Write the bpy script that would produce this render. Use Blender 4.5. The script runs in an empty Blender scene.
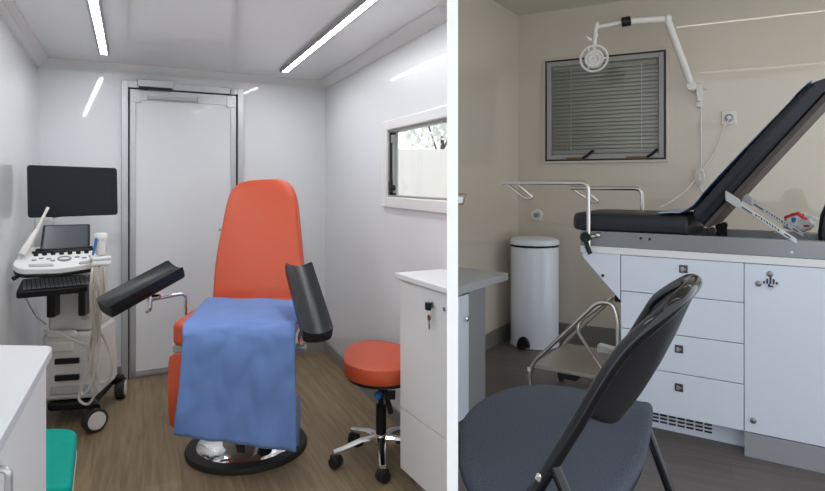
import bpy, bmesh, math, random
from mathutils import Vector as V, Matrix
random.seed(7)
SC = bpy.context.scene
COL = SC.collection
PI = math.pi

# ---------------------------------------------------------------- camera
FPX, CX, HY, EYE = 600.0, 412.5, 182.0, 1.32
def P(px, py, Y):                       # point on the view ray at depth Y
    return V(((px-CX)*Y/FPX, Y, EYE-(py-HY)*Y/FPX))
def PZ(px, py, z):                      # ... at height z
    return P(px, py, FPX*(EYE-z)/(py-HY))
def PP(px, py, p0, n):                  # ... on a plane
    d = V(((px-CX)/FPX, 1.0, -(py-HY)/FPX)); o = V((0, 0, EYE))
    return o + d*((V(p0)-o).dot(V(n))/d.dot(V(n)))
cam = bpy.data.cameras.new('camera'); camo = bpy.data.objects.new('camera', cam); COL.objects.link(camo)
camo.location = (0, 0, EYE); camo.rotation_euler = (PI/2, 0, 0)
cam.sensor_fit = 'HORIZONTAL'; cam.sensor_width = 36.0; cam.lens = 36.0*FPX/825.0
cam.shift_y = -(245.5-HY)/825.0; cam.clip_start = 0.02
SC.camera = camo

# ---------------------------------------------------------------- materials
def mat(name, col, rough=.5, metal=0.0, coat=0.0, spec=.5, emis=None, estr=0.0, noise=0.0, nscale=40, bump=0.0, bscale=300, coat_rough=.05):
    m = bpy.data.materials.new(name); m.use_nodes = True
    nt = m.node_tree; b = nt.nodes['Principled BSDF']
    b.inputs['Base Color'].default_value = (*col, 1); b.inputs['Roughness'].default_value = rough
    b.inputs['Metallic'].default_value = metal; b.inputs['Coat Weight'].default_value = coat
    b.inputs['Coat Roughness'].default_value = coat_rough; b.inputs['Specular IOR Level'].default_value = spec
    if emis: b.inputs['Emission Color'].default_value = (*emis, 1); b.inputs['Emission Strength'].default_value = estr
    if noise or bump: tc = nt.nodes.new('ShaderNodeTexCoord')
    if noise:
        n = nt.nodes.new('ShaderNodeTexNoise'); n.inputs['Scale'].default_value = nscale; n.inputs['Detail'].default_value = 4
        nt.links.new(tc.outputs['Object'], n.inputs['Vector'])
        r = nt.nodes.new('ShaderNodeValToRGB')
        r.color_ramp.elements[0].position = .3; r.color_ramp.elements[1].position = .7
        r.color_ramp.elements[0].color = (*[c*(1-noise) for c in col], 1); r.color_ramp.elements[1].color = (*[min(1, c*(1+noise)) for c in col], 1)
        nt.links.new(n.outputs['Fac'], r.inputs['Fac']); nt.links.new(r.outputs['Color'], b.inputs['Base Color'])
    if bump:
        n2 = nt.nodes.new('ShaderNodeTexNoise'); n2.inputs['Scale'].default_value = bscale; n2.inputs['Detail'].default_value = 3
        nt.links.new(tc.outputs['Object'], n2.inputs['Vector'])
        bp = nt.nodes.new('ShaderNodeBump'); bp.inputs['Strength'].default_value = bump; bp.inputs['Distance'].default_value = .002
        nt.links.new(n2.outputs['Fac'], bp.inputs['Height']); nt.links.new(bp.outputs['Normal'], b.inputs['Normal'])
    return m
def plank_mat(name, c1, c2, c3, ang, width, rough, length=1.2, gap=.75):
    m = bpy.data.materials.new(name); m.use_nodes = True
    nt = m.node_tree; b = nt.nodes['Principled BSDF']; L = nt.links; N = nt.nodes.new
    tc = N('ShaderNodeTexCoord'); mp = N('ShaderNodeMapping'); mp.inputs['Rotation'].default_value = (0, 0, ang)
    L.new(tc.outputs['Object'], mp.inputs['Vector'])
    br = N('ShaderNodeTexBrick'); br.inputs['Scale'].default_value = 1; br.inputs['Brick Width'].default_value = length
    br.inputs['Row Height'].default_value = width; br.inputs['Mortar Size'].default_value = .0012; br.inputs['Mortar Smooth'].default_value = .3
    br.inputs['Color1'].default_value = (*c1, 1); br.inputs['Color2'].default_value = (*c2, 1)
    br.inputs['Mortar'].default_value = (*[x*gap for x in c1], 1); br.offset = .37
    L.new(mp.outputs['Vector'], br.inputs['Vector'])
    sc = N('ShaderNodeMapping'); sc.inputs['Scale'].default_value = (2.2, 38, 1); L.new(mp.outputs['Vector'], sc.inputs['Vector'])
    n = N('ShaderNodeTexNoise'); n.inputs['Scale'].default_value = 1.0; n.inputs['Detail'].default_value = 7; n.inputs['Distortion'].default_value = .8
    L.new(sc.outputs['Vector'], n.inputs['Vector'])
    r = N('ShaderNodeValToRGB'); r.color_ramp.elements[0].position = .38; r.color_ramp.elements[1].position = .66
    r.color_ramp.elements[0].color = (*c3, 1); r.color_ramp.elements[1].color = (1, 1, 1, 1); L.new(n.outputs['Fac'], r.inputs['Fac'])
    mx = N('ShaderNodeMix'); mx.data_type = 'RGBA'; mx.blend_type = 'MULTIPLY'; mx.inputs['Factor'].default_value = 1
    L.new(br.outputs['Color'], mx.inputs['A']); L.new(r.outputs['Color'], mx.inputs['B']); L.new(mx.outputs['Result'], b.inputs['Base Color'])
    b.inputs['Roughness'].default_value = rough
    return m
def glass_mat(name, tint=(1, 1, 1), refl=.06):
    m = bpy.data.materials.new(name); m.use_nodes = True; nt = m.node_tree; nt.nodes.clear()
    o = nt.nodes.new('ShaderNodeOutputMaterial'); t = nt.nodes.new('ShaderNodeBsdfTransparent'); t.inputs['Color'].default_value = (*tint, 1)
    g = nt.nodes.new('ShaderNodeBsdfGlossy'); g.inputs['Roughness'].default_value = .02
    x = nt.nodes.new('ShaderNodeMixShader'); x.inputs['Fac'].default_value = refl
    nt.links.new(t.outputs[0], x.inputs[1]); nt.links.new(g.outputs[0], x.inputs[2]); nt.links.new(x.outputs[0], o.inputs['Surface'])
    return m
M = {}
M['wall_cool'] = mat('white gloss wall panel', (.80, .815, .84), .32, coat=.7, coat_rough=.035)
M['ceil_cool'] = mat('white ceiling panel', (.82, .82, .82), .35, coat=.7, coat_rough=.05)
M['trim_cool'] = mat('white moulding', (.78, .775, .765), .4)
M['wall_warm'] = mat('warm-lit white wall panel', (.585, .52, .43), .32, coat=1.0, coat_rough=.035)  # white panel; the dim, warm mixed light is put into its beige colour
M['ceil_warm'] = mat('cream ceiling', (.60, .57, .48), .45)
M['partition'] = mat('white painted partition', (.97, .97, .97), .6)
M['base_grey'] = mat('grey vinyl skirting', (.26, .255, .24), .5)
M['base_dark'] = mat('dark grey vinyl skirting', (.16, .155, .14), .5)
M['alu'] = mat('brushed aluminium', (.50, .51, .525), .38, .7, noise=.04, nscale=120)
M['alu_dark'] = mat('dull aluminium', (.40, .40, .39), .4, .6)
M['door_white'] = mat('white door panel', (.80, .815, .84), .28, coat=.3)
M['chrome'] = mat('chrome', (.80, .80, .80), .1, 1.0)
M['steel'] = mat('brushed steel', (.27, .275, .285), .36, .8, noise=.02, nscale=90)
M['stainless'] = mat('satin stainless tube', (.62, .59, .55), .22, 1.0)
M['step_plate'] = mat('tan aluminium step plate', (.40, .37, .31), .3, .7)
M['black'] = mat('black plastic', (.010, .010, .011), .4, spec=.28)
M['black_gloss'] = mat('black gloss enamel', (.006, .006, .008), .12, spec=.5)
M['black_vinyl'] = mat('black vinyl', (.012, .014, .016), .34, spec=.28, bump=.12, bscale=500)
M['navy_vinyl'] = mat('dark vinyl upholstery', (.016, .017, .024), .38, spec=.35, bump=.12, bscale=500)
M['brown_board'] = mat('dark brown board', (.055, .043, .036), .6, noise=.2, nscale=60)
M['screen'] = mat('dark switched off screen', (.008, .011, .016), .3, spec=.2)
M['screen_grey'] = mat('grey switched off touch screen', (.075, .085, .10), .2)
M['rubber'] = mat('black rubber', (.016, .016, .015), .65)
M['orange'] = mat('orange vinyl', (.555, .077, .025), .45, noise=.03, nscale=300, bump=.15, bscale=420)
M['teal'] = mat('teal vinyl', (.0, .30, .235), .5, spec=.12, noise=.04, nscale=30)
M['blue_paper'] = mat('blue paper drape', (.14, .24, .52), .75, noise=.05, nscale=8)
M['pale_blue'] = mat('pale blue paper', (.36, .47, .62), .7)
M['white_lam'] = mat('white laminate', (.80, .80, .80), .35)
M['white_lam2'] = mat('white lacquer front', (.70, .75, .84), .33, coat=.2)
M['white_plastic'] = mat('white plastic', (.78, .78, .77), .4)
M['machine_white'] = mat('warm white machine casing', (.70, .68, .65), .42)
M['machine_grey'] = mat('light grey machine casing', (.45, .45, .45), .45)
M['cable'] = mat('beige rubber cable', (.55, .51, .45), .5)
M['grey_fabric'] = mat('charcoal grey woven fabric', (.082, .094, .122), .95, noise=.28, nscale=260, bump=.5, bscale=600, spec=.15)
M['desk_grey'] = mat('light grey desk top', (.43, .44, .46), .4)
M['desk_panel'] = mat('mid grey desk panel', (.27, .275, .285), .45)
M['bin_white'] = mat('white enamelled steel', (.76, .80, .88), .3, coat=.3)
M['kick_grey'] = mat('grey plinth', (.30, .31, .33), .45)
M['lamp_white'] = mat('white lamp enamel', (.72, .70, .66), .35)
M['blind'] = mat('grey blind slat', (.50, .47, .42), .5)
M['sash_grey'] = mat('grey window sash', (.34, .335, .325), .45)
M['dark_seal'] = mat('dark window seal', (.02, .02, .018), .6)
M['blue_plastic'] = mat('blue plastic', (.03, .16, .50), .4)
M['red'] = mat('red print', (.62, .03, .06), .5)
M['navy'] = mat('navy print', (.03, .035, .12), .4)
M['brass'] = mat('brown brass latch', (.16, .11, .05), .45, .6)
M['copper'] = mat('copper key', (.33, .19, .13), .35, .9)
M['nickel'] = mat('nickel fitting', (.55, .54, .53), .28, .9)
M['skin_key'] = mat('grey key face', (.22, .23, .25), .5)
M['leaf'] = mat('pale green leaf', (.72, .74, .66), .6, noise=.3, nscale=9)
M['ext_wall'] = mat('cream rendered wall', (.86, .83, .76), .8)
M['ext_ground'] = mat('pale concrete ground', (.6, .6, .58), .9)
M['led'] = mat('lit led diffuser', (.9, .9, .9), .5, emis=(.98, .99, 1.0), estr=34.0)
M['worktop'] = mat('white worktop laminate', (.62, .625, .64), .4)
M['latch_dark'] = mat('dark nickel latch', (.13, .13, .13), .3, .9)
M['lock_grey'] = mat('grey lock', (.28, .28, .275), .35, .8)
M['led_dim'] = mat('dim led diffuser', (.9, .9, .9), .5, emis=(1.0, .93, .82), estr=9.0)
M['pane'] = glass_mat('clear window glass')
M['pane_grey'] = glass_mat('grey window glass', (.86, .87, .86), .05)
M['floor_wood'] = plank_mat('oak effect vinyl planks', (.345, .252, .145), (.290, .210, .118), (.64, .62, .58), math.radians(66), .15, .5, gap=.8)
M['floor_dark'] = plank_mat('dark grey brown vinyl planks', (.150, .130, .120), (.132, .115, .106), (.74, .74, .74), math.radians(28), .16, .45)

# ---------------------------------------------------------------- mesh building
class Fr:                                # a local frame
    def __init__(s, o=(0, 0, 0), x=(1, 0, 0), y=None, z=(0, 0, 1)):
        s.o = V(o); s.x = V(x).normalized(); s.z = V(z).normalized()
        s.y = V(y).normalized() if y is not None else s.z.cross(s.x).normalized()
    def __call__(s, a, b=0, c=0): return s.o + s.x*a + s.y*b + s.z*c
    def at(s, a, b=0, c=0): return Fr(s(a, b, c), s.x, s.y, s.z)
W = Fr()
def catmull(pts, n=6, closed=False):
    pts = [V(p) for p in pts]; out = []; N = len(pts)
    rng = N if closed else N-1
    for i in range(rng):
        if closed: p0, p1, p2, p3 = pts[(i-1) % N], pts[i], pts[(i+1) % N], pts[(i+2) % N]
        else: p0, p1, p2, p3 = pts[max(i-1, 0)], pts[i], pts[i+1], pts[min(i+2, N-1)]
        for k in range(n):
            t = k/n
            out.append(.5*((2*p1)+(-p0+p2)*t+(2*p0-5*p1+4*p2-p3)*t*t+(-p0+3*p1-3*p2+p3)*t**3))
    if not closed: out.append(pts[-1])
    return out
def fillet(pts, r, n=6, closed=False):   # round the corners of a polyline
    pts = [V(p) for p in pts]; N = len(pts); out = []
    for i in range(N):
        if not closed and i in (0, N-1): out.append(pts[i]); continue
        a, b, c = pts[(i-1) % N], pts[i], pts[(i+1) % N]
        rr = r[i] if isinstance(r, (list, tuple)) else r
        d1, d2 = (a-b), (c-b); q = min(rr, d1.length*.48, d2.length*.48)
        if q < 1e-6: out.append(b); continue
        s, e = b+d1.normalized()*q, b+d2.normalized()*q
        for k in range(n+1):
            t = k/n; out.append(s*(1-t)**2+b*2*t*(1-t)+e*t*t)
    return out
class MB:
    def __init__(s): s.v = []; s.f = []; s.m = []
    def add(s, vs, fs, mi=0):
        b = len(s.v); s.v += [V(p) for p in vs]; s.f += [tuple(b+i for i in f) for f in fs]; s.m += [mi]*len(fs); return s
    def box(s, fr, lo, hi, mi=0):
        vs = [fr(x, y, z) for z in (lo[2], hi[2]) for y in (lo[1], hi[1]) for x in (lo[0], hi[0])]
        return s.add(vs, [(0, 2, 3, 1), (4, 5, 7, 6), (0, 1, 5, 4), (2, 6, 7, 3), (0, 4, 6, 2), (1, 3, 7, 5)], mi)
    def hexa(s, bot, top, mi=0):         # two matching polygons joined
        n = len(bot)
        return s.add(list(bot)+list(top), [tuple(range(n))[::-1], tuple(range(n, 2*n))]+[(i, (i+1) % n, n+(i+1) % n, n+i) for i in range(n)], mi)
    def prism(s, fr, poly, z0, z1, mi=0):
        return s.hexa([fr(p[0], p[1], z0) for p in poly], [fr(p[0], p[1], z1) for p in poly], mi)
    def slab(s, pts, d, mi=0):           # polygon pts thickened along vector d
        return s.hexa([V(p) for p in pts], [V(p)+V(d) for p in pts], mi)
    def cyl(s, p0, p1, r0, r1=None, n=24, mi=0):
        p0, p1 = V(p0), V(p1); r1 = r0 if r1 is None else r1
        z = (p1-p0).normalized(); x = z.orthogonal().normalized(); y = z.cross(x)
        a = [x*math.cos(2*PI*i/n)+y*math.sin(2*PI*i/n) for i in range(n)]
        return s.hexa([p0+q*r0 for q in a], [p1+q*r1 for q in a], mi)
    def lathe(s, o, prof, axis=(0, 0, 1), n=40, mi=0):
        o = V(o); z = V(axis).normalized(); x = z.orthogonal().normalized(); y = z.cross(x); vs = []; fs = []
        for r, h in prof:
            for i in range(n):
                t = 2*PI*i/n; vs.append(o+z*h+(x*math.cos(t)+y*math.sin(t))*max(r, 1e-4))
        for j in range(len(prof)-1):
            for i in range(n): fs.append((j*n+i, j*n+(i+1) % n, (j+1)*n+(i+1) % n, (j+1)*n+i))
        fs.append(tuple(range(n))[::-1]); fs.append(tuple(range((len(prof)-1)*n, len(prof)*n)))
        return s.add(vs, fs, mi)
    def tube(s, pts, r, n=10, closed=False, mi=0):
        pts = [V(p) for p in pts]; q = [pts[0]]
        for p in pts[1:]:
            if (p-q[-1]).length > 1e-5: q.append(p)
        pts = q; N = len(pts); vs = []; fs = []; ref = None
        for i in range(N):
            if closed: t = (pts[(i+1) % N]-pts[(i-1) % N]).normalized()
            else: t = (pts[min(i+1, N-1)]-pts[max(i-1, 0)]).normalized()
            ref = t.orthogonal().normalized() if ref is None else (ref-t*ref.dot(t)).normalized()
            b = t.cross(ref); rr = r(i/(N-1)) if callable(r) else r
            vs += [pts[i]+(ref*math.cos(2*PI*k/n)+b*math.sin(2*PI*k/n))*rr for k in range(n)]
        for i in range(N if closed else N-1):
            j = (i+1) % N
            for k in range(n): fs.append((i*n+k, i*n+(k+1) % n, j*n+(k+1) % n, j*n+k))
        if not closed: fs.append(tuple(range(n))[::-1]); fs.append(tuple(range((N-1)*n, N*n)))
        return s.add(vs, fs, mi)
    def grid(s, fn, nu, nv, mi=0):
        vs = [fn(i/nu, j/nv) for j in range(nv+1) for i in range(nu+1)]
        return s.add(vs, [(j*(nu+1)+i, j*(nu+1)+i+1, (j+1)*(nu+1)+i+1, (j+1)*(nu+1)+i) for j in range(nv) for i in range(nu)], mi)
    def loft(s, secs, mi=0):             # closed sections of equal length
        n = len(secs[0]); vs = [p for q in secs for p in q]; fs = []
        for j in range(len(secs)-1):
            for i in range(n): fs.append((j*n+i, j*n+(i+1) % n, (j+1)*n+(i+1) % n, (j+1)*n+i))
        fs.append(tuple(range(n))[::-1]); fs.append(tuple(range((len(secs)-1)*n, len(secs)*n)))
        return s.add(vs, fs, mi)
    def sphere(s, c, r, sc=(1, 1, 1), n=16, mi=0):
        prof = []; c = V(c); vs = []; fs = []; m = n//2
        for j in range(m+1):
            a = PI*j/m
            for i in range(n):
                t = 2*PI*i/n; vs.append(c+V((math.sin(a)*math.cos(t)*r*sc[0]+1e-5*math.cos(t), math.sin(a)*math.sin(t)*r*sc[1]+1e-5*math.sin(t), math.cos(a)*r*sc[2])))
        for j in range(m):
            for i in range(n): fs.append((j*n+i, (j+1)*n+i, (j+1)*n+(i+1) % n, j*n+(i+1) % n))
        return s.add(vs, fs, mi)
def root_of(o):
    while o.parent is not None: o = o.parent
    return o
def obj(name, mb, m, parent=None, bevel=0, seg=2, sub=0, solid=0, angle=35, loc=None):
    me = bpy.data.meshes.new(name)
    off = V(root_of(parent).location) if parent is not None else V(loc or (0, 0, 0))
    me.from_pydata([tuple(p-off) for p in mb.v], [], mb.f); me.update()
    for k in (m if isinstance(m, (list, tuple)) else [m]): me.materials.append(M[k])
    me.polygons.foreach_set('material_index', mb.m)
    bm = bmesh.new(); bm.from_mesh(me); bmesh.ops.recalc_face_normals(bm, faces=bm.faces); bm.to_mesh(me); bm.free()
    me.polygons.foreach_set('use_smooth', [True]*len(me.polygons))
    me.set_sharp_from_angle(angle=math.radians(angle))
    o = bpy.data.objects.new(name, me); COL.objects.link(o)
    if parent is not None: o.parent = parent
    else: o.location = off
    if solid:
        md = o.modifiers.new('solid', 'SOLIDIFY'); md.thickness = solid; md.offset = 0
    if bevel:
        md = o.modifiers.new('bevel', 'BEVEL'); md.width = bevel; md.segments = seg; md.limit_method = 'ANGLE'; md.angle_limit = math.radians(40)
    if sub:
        md = o.modifiers.new('sub', 'SUBSURF'); md.levels = sub; md.render_levels = sub
    return o
def tag(o, label, cat, group=None):
    o['label'] = label; o['category'] = cat
    if group: o['group'] = group
    return o
def thing(name, label, cat, loc, group=None):
    o = bpy.data.objects.new(name, None); COL.objects.link(o); o.location = loc; o.empty_display_size = .05
    return tag(o, label, cat, group)
def struct(name, mb, m, parent=None, label=None, **k):
    o = obj(name, mb, m, parent, **k)
    if parent is None: o['kind'] = 'structure'
    return o
def lab(o, text): o['label'] = text; return o

# ================================================================= SHELL
PD = V((40/600, 1, 0)).normalized()          # the partition runs straight away from the eye
PN = V((PD.y, -PD.x, 0))
def part_x(Y, side=0): return (40/600)*Y + side*.0122
B1, B2 = V((-2.367, 3.787, 0)), V((-.681, 4.686, 0))
ZC = 2.10
LWD = V((.435, -.900, 0)).normalized()
RWD = V((.388, -.922, 0)).normalized()
LW_END = B1 + LWD*4.15
def hit_part(p, d, side):                    # distance along d to the partition face
    # p.x + d.x t = 40/600 (p.y + d.y t) + side*.0122
    return (part_x(p.y, side)-p.x)/(d.x-(40/600)*d.y)
RW_LEN = hit_part(B2, RWD, -1)-.002
RW_END = B2 + RWD*RW_LEN
def outn(d, ref):                            # horizontal normal of d pointing away from ref direction
    n = V((d.y, -d.x, 0)).normalized()
    return n if n.dot(ref) < 0 else -n
def wall(name, a, b, z0, z1, th, inward, m, holes=(), side=0):
    d = (b-a); Ln = d.length; d.normalize(); n = outn(d, inward)
    fr = Fr(a, d, n); mb = MB(); Lo = hit_part(a+n*th, d, side)-.002 if side else Ln
    if not holes: mb.slab([fr(0, 0, z0), fr(Ln, 0, z0), fr(Lo, th, z0), fr(0, th, z0)], (0, 0, z1-z0))
    for (t0, t1, h0, h1) in holes:
        mb.box(fr, (0, 0, z0), (t0, th, z1)); q_ = Lo-.002
        for h in ((z0, h0), (h1, z1)): mb.slab([fr(q_, 0, h[0]), fr(Ln, 0, h[0]), fr(Lo, th, h[0]), fr(q_, th, h[0])], (0, 0, h[1]-h[0]))
        mb.box(fr, (t0, 0, z0), (q_, th, h0)); mb.box(fr, (t0, 0, h1), (q_, th, z1))
    return struct(name, mb, m)
# left room (exam chair)
BD = (B2-B1).normalized()
inL = V((.3, -1, 0))
def back_t(px):                               # distance along the back wall seen at px
    k = (px-CX)/FPX
    return (k*B1.y-B1.x)/(BD.x-k*BD.y)
wall('wall_back', B1-BD*.05, B2+BD*.05, 0, ZC, .06, inL, 'wall_cool')
wall('wall_left', B1, LW_END, 0, ZC, .06, V((1, .3, 0)), 'wall_cool')
def rw_t(px):
    k = (px-CX)/FPX
    return (k*B2.y-B2.x)/(RWD.x-k*RWD.y)
WT0, WT1, WZ0, WZ1 = rw_t(388.5), RW_LEN, 1.237, 1.609
wall('wall_right', B2, RW_END, 0, ZC, .06, V((-1, -.2, 0)), 'wall_cool', [(WT0, WT1, WZ0, WZ1)], side=-1)
# partition between the two rooms
PY0 = 1.30
mb = MB(); frp = Fr(V((part_x(PY0), PY0, 0)), PD, -PN)
mb.box(frp, (0, -.0119, 0), (3.05, .0119, 2.785))
struct('wall_partition', mb, 'partition')
# right room
C1, CDIR = V((.928, 5.28, 0)), V((.881, -.473, 0)).normalized()
C2 = C1 + CDIR*3.3
ZR = 2.785
SWD = V((-.28, -.45, 0)).normalized()
SW_END = C1 + SWD*(hit_part(C1, SWD, 1)-.002)
inR = V((-.47, -.88, 0))
wall('wall_window', C1-CDIR*.05, C2, 0, ZR, .06, inR, 'wall_warm')
wall('wall_side', C1, SW_END, 0, ZR, .06, V((1, -.6, 0)), 'wall_warm', side=1)
# floors and ceilings
def poly_slab(name, pts, z0, z1, m):
    mb = MB(); mb.slab([V((p[0], p[1], z0)) for p in pts], (0, 0, z1-z0)); return struct(name, mb, m)
lw0 = LW_END
poly_slab('floor', [(-.2, -1.2), (part_x(-1.2, 0), -1.2), (part_x(2.75), 2.75), B2+V((.05, 0, 0)), B2+V((0, .05, 0)), B1+V((-.03, .05, 0)), B1+V((-.05, 0, 0)), lw0+V((-.05, 0, 0)), (lw0.x-.05, -1.2)], -.06, 0, 'floor_wood')
poly_slab('floor.001', [(part_x(-1.2), -1.2), (3.9, -1.2), C2+V((.05, .05, 0)), C1+V((0, .06, 0)), C1+V((-.05, .0, 0)), SW_END+V((-.02, 0, 0)), (part_x(3), 3)], -.06, 0, 'floor_dark')
mb = MB(); pts = [(lw0.x-.06, .15), (part_x(.15), .15), (part_x(2.7), 2.7), B2+V((.06, 0, 0)), B2+V((0, .06, 0)), B1+V((-.03, .06, 0)), B1+V((-.06, 0, 0)), lw0+V((-.06, 0, 0))]
poly_slab('ceiling', pts, ZC, ZC+.06, 'ceil_cool')
poly_slab('ceiling.001', [(part_x(.3), .3), (3.6, .3), C2+V((.06, .06, 0)), C1+V((0, .06, 0)), C1+V((-.06, 0, 0)), SW_END+V((-.02, 0, 0)), (part_x(3), 3)], ZR, ZR+.06, 'ceil_warm')
# crown moulding of the left room
def molding(name, a, b, inward, prof, m):
    d = (b-a).normalized(); n = -outn(d, inward); mb = MB()
    mb.loft([[V((p.x, p.y, 0))+n*q[0]+V((0, 0, q[1])) for q in prof] for p in (a, b)])
    return struct(name, mb, m)
crown = [(0, 2.042), (.014, 2.042), (.014, 2.049), (.034, 2.066), (.038, 2.064), (.058, 2.086), (.063, 2.092), (.063, 2.10), (0, 2.10)]
molding('trim_1', B1, B2, inL, crown, 'trim_cool')
molding('trim_2', B1, LW_END, V((1, .3, 0)), crown, 'trim_cool')
molding('trim_3', B2, RW_END, V((-1, -.2, 0)), crown, 'trim_cool')
skirt = [(0, 0), (.012, 0), (.012, .085), (.008, .09), (0, .09)]
T_D0, T_D1 = back_t(121.2), back_t(242.9)
molding('baseboard_back', B1, B1+BD*(T_D0-.002), inL, skirt, 'base_grey')
molding('baseboard_back.001', B1+BD*(T_D1+.002), B2, inL, skirt, 'base_grey')
molding('baseboard_left', B1, LW_END, V((1, .3, 0)), skirt, 'base_grey')
molding('baseboard_right', B2, RW_END, V((-1, -.2, 0)), skirt, 'base_grey')
skirt2 = [(0, 0), (.012, 0), (.012, .12), (.008, .125), (0, .125)]
molding('baseboard_window', C1, C2, inR, skirt2, 'base_dark')
molding('baseboard_side', C1, SW_END, V((1, -.6, 0)), skirt2, 'base_dark')

# ---------------------------------------------------------------- door of the left room
frd = Fr(B1, BD, -outn(BD, inL))               # x along wall, y into room
DZ0, DZ1 = .015, 1.947
ta, tb = back_t(129.2), back_t(236.0)
door = bpy.data.objects.new('door_1', None); COL.objects.link(door); door.location = frd((ta+tb)/2, 0, 0); door['kind'] = 'structure'
mb = MB(); FZ = 1.998
mb.box(frd, (T_D0, 0, 0), (ta-.008, .028, FZ)); mb.box(frd, (tb+.008, 0, 0), (T_D1, .028, FZ)); mb.box(frd, (ta-.008, 0, DZ1+.006), (tb+.008, .028, FZ))
obj('door_frame', mb, 'alu', door, bevel=.002)
mb = MB(); mb.box(frd, (ta-.009, 0, 0), (ta, .018, DZ1+.008)); mb.box(frd, (tb, 0, 0), (tb+.009, .018, DZ1+.008)); mb.box(frd, (ta, 0, DZ1), (tb, .018, DZ1+.008))
obj('seal', mb, 'dark_seal', door)
mb = MB(); mb.box(frd, (ta+.004, 0, DZ0), (tb-.004, .014, DZ1-.004)); obj('door_panel', mb, 'door_white', door)
mb = MB(); st = .040
mb.box(frd, (ta+.004, 0, DZ0), (ta+st, .022, DZ1-.06)); mb.box(frd, (tb-st, 0, DZ0), (tb-.004, .022, DZ1-.06))
mb.box(frd, (ta+.004, 0, DZ0), (tb-.004, .022, DZ0+.035))
mb.box(frd, (ta+.004, 0, DZ1-.075), (tb-.004, .021, DZ1-.004))
obj('door_edging', mb, 'alu', door, bevel=.0015)
mb = MB()
for q in (ta+.004, tb-.07): mb.box(frd, (q, .0, DZ1-.09), (q+.066, .026, DZ1-.004))
obj('corner_plate', mb, 'alu', door, bevel=.002)
mb = MB(); c0, c1 = back_t(137), back_t(172.5); mb.box(frd, (c0, .028, 1.958), (c1, .075, 2.008)); cl = obj('door_closer', mb, 'alu', door, bevel=.004)
mb = MB(); mb.box(frd, (c0+.01, .034, 1.941), (c1-.01, .066, 1.958)); mb.cyl(frd((c0+c1)/2-.06, .05, 1.938), frd((c0+c1)/2-.06, .05, 1.963), .014)
obj('closer_axle', mb, 'black', cl)
mb = MB(); mb.box(frd, (back_t(147), .026, 1.880), (back_t(197.5), .046, 1.904)); mb.box(frd, (back_t(196.5), .024, 1.876), (back_t(198), .048, 1.918)); obj('closer_rail', mb, 'alu_dark', door, bevel=.002)
mb = MB(); mb.box(frd, (back_t(229.5), .026, 1.945), (back_t(233.5), .05, 1.985)); obj('hinge', mb, 'alu_dark', door, bevel=.003)
mb = MB(); hx = back_t(226.5); mb.box(frd, (hx, .020, .95), (hx+.03, .028, 1.10)); mb.cyl(frd(hx+.014, .022, 1.02), frd(hx+.014, .07, 1.02), .010); mb.cyl(frd(hx+.016, .066, 1.02), frd(hx-.03, .066, 1.02), .010)
obj('door_handle', mb, 'alu_dark', door, bevel=.002)

# ---------------------------------------------------------------- window of the left room
win = bpy.data.objects.new('window_1', None); COL.objects.link(win); frw = Fr(B2, RWD, -outn(RWD, V((-1, -.2, 0)))); win.location = frw((WT0+WT1)/2, 0, WZ0); win['kind'] = 'structure'
mb = MB(); f0 = rw_t(384)
outer = fillet([V((f0, WZ0-.062, 0)), V((WT1, WZ0-.062, 0)), V((WT1, WZ1+.055, 0)), V((f0, WZ1+.055, 0))], .03, 6, True)
for (x0, x1, z0, z1) in ((f0, WT0, WZ0-.06, WZ1+.055), (WT0, WT1-.004, WZ0-.06, WZ0), (WT0, WT1-.004, WZ1, WZ1+.055)):
    mb.box(frw, (x0, 0, z0), (x1, .016, z1))
obj('window_frame', mb, 'trim_cool', win, bevel=.006, seg=3)
mb = MB()
for (x0, x1, z0, z1) in ((WT0, WT0+.012, WZ0, WZ1), (WT0, WT1-.10, WZ0, WZ0+.010), (WT0, WT1-.10, WZ1-.012, WZ1)): mb.box(frw, (x0, -.045, z0), (x1, .004, z1))
for z0, z1 in ((WZ0, WZ0+.010), (WZ1-.012, WZ1)): mb.box(frw, (WT1-.10, -.004, z0), (WT1-.012, .004, z1))
obj('window_sash', mb, 'alu_dark', win, bevel=.002)
mb = MB(); mb.box(frw, (WT0+.0125, -.036, WZ0+.01), (WT0+.022, -.002, WZ1-.012)); obj('seal', mb, 'dark_seal', win)
mb = MB(); mb.box(frw, (WT0+.012, -.043, WZ0+.010), (WT1-.092, -.038, WZ1-.012)); obj('pane', mb, 'pane', win)
mb = MB(); mb.box(frw, (WT0+.022, -.035, WZ0+.02), (WT0+.040, -.012, WZ1-.03)); mb.box(frw, (WT0+.012, -.034, WZ1-.07), (WT0+.06, -.006, WZ1-.025)); obj('stay_arm', mb, 'alu_dark', win, bevel=.003)
mb = MB(); mb.box(frw, (WT0+.012, -.03, WZ0+.014), (WT0+.034, .004, WZ0+.085)); mb.cyl(frw(WT0+.045, -.02, WZ0+.05), frw(WT0+.045, .012, WZ0+.05), .016); mb.tube([frw(WT0+.03, -.005, WZ0+.1), frw(WT0+.035, 0, WZ0+.07), frw(WT0+.05, .004, WZ0+.04)], .008)
obj('latch', mb, 'black', win, bevel=.002)
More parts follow.
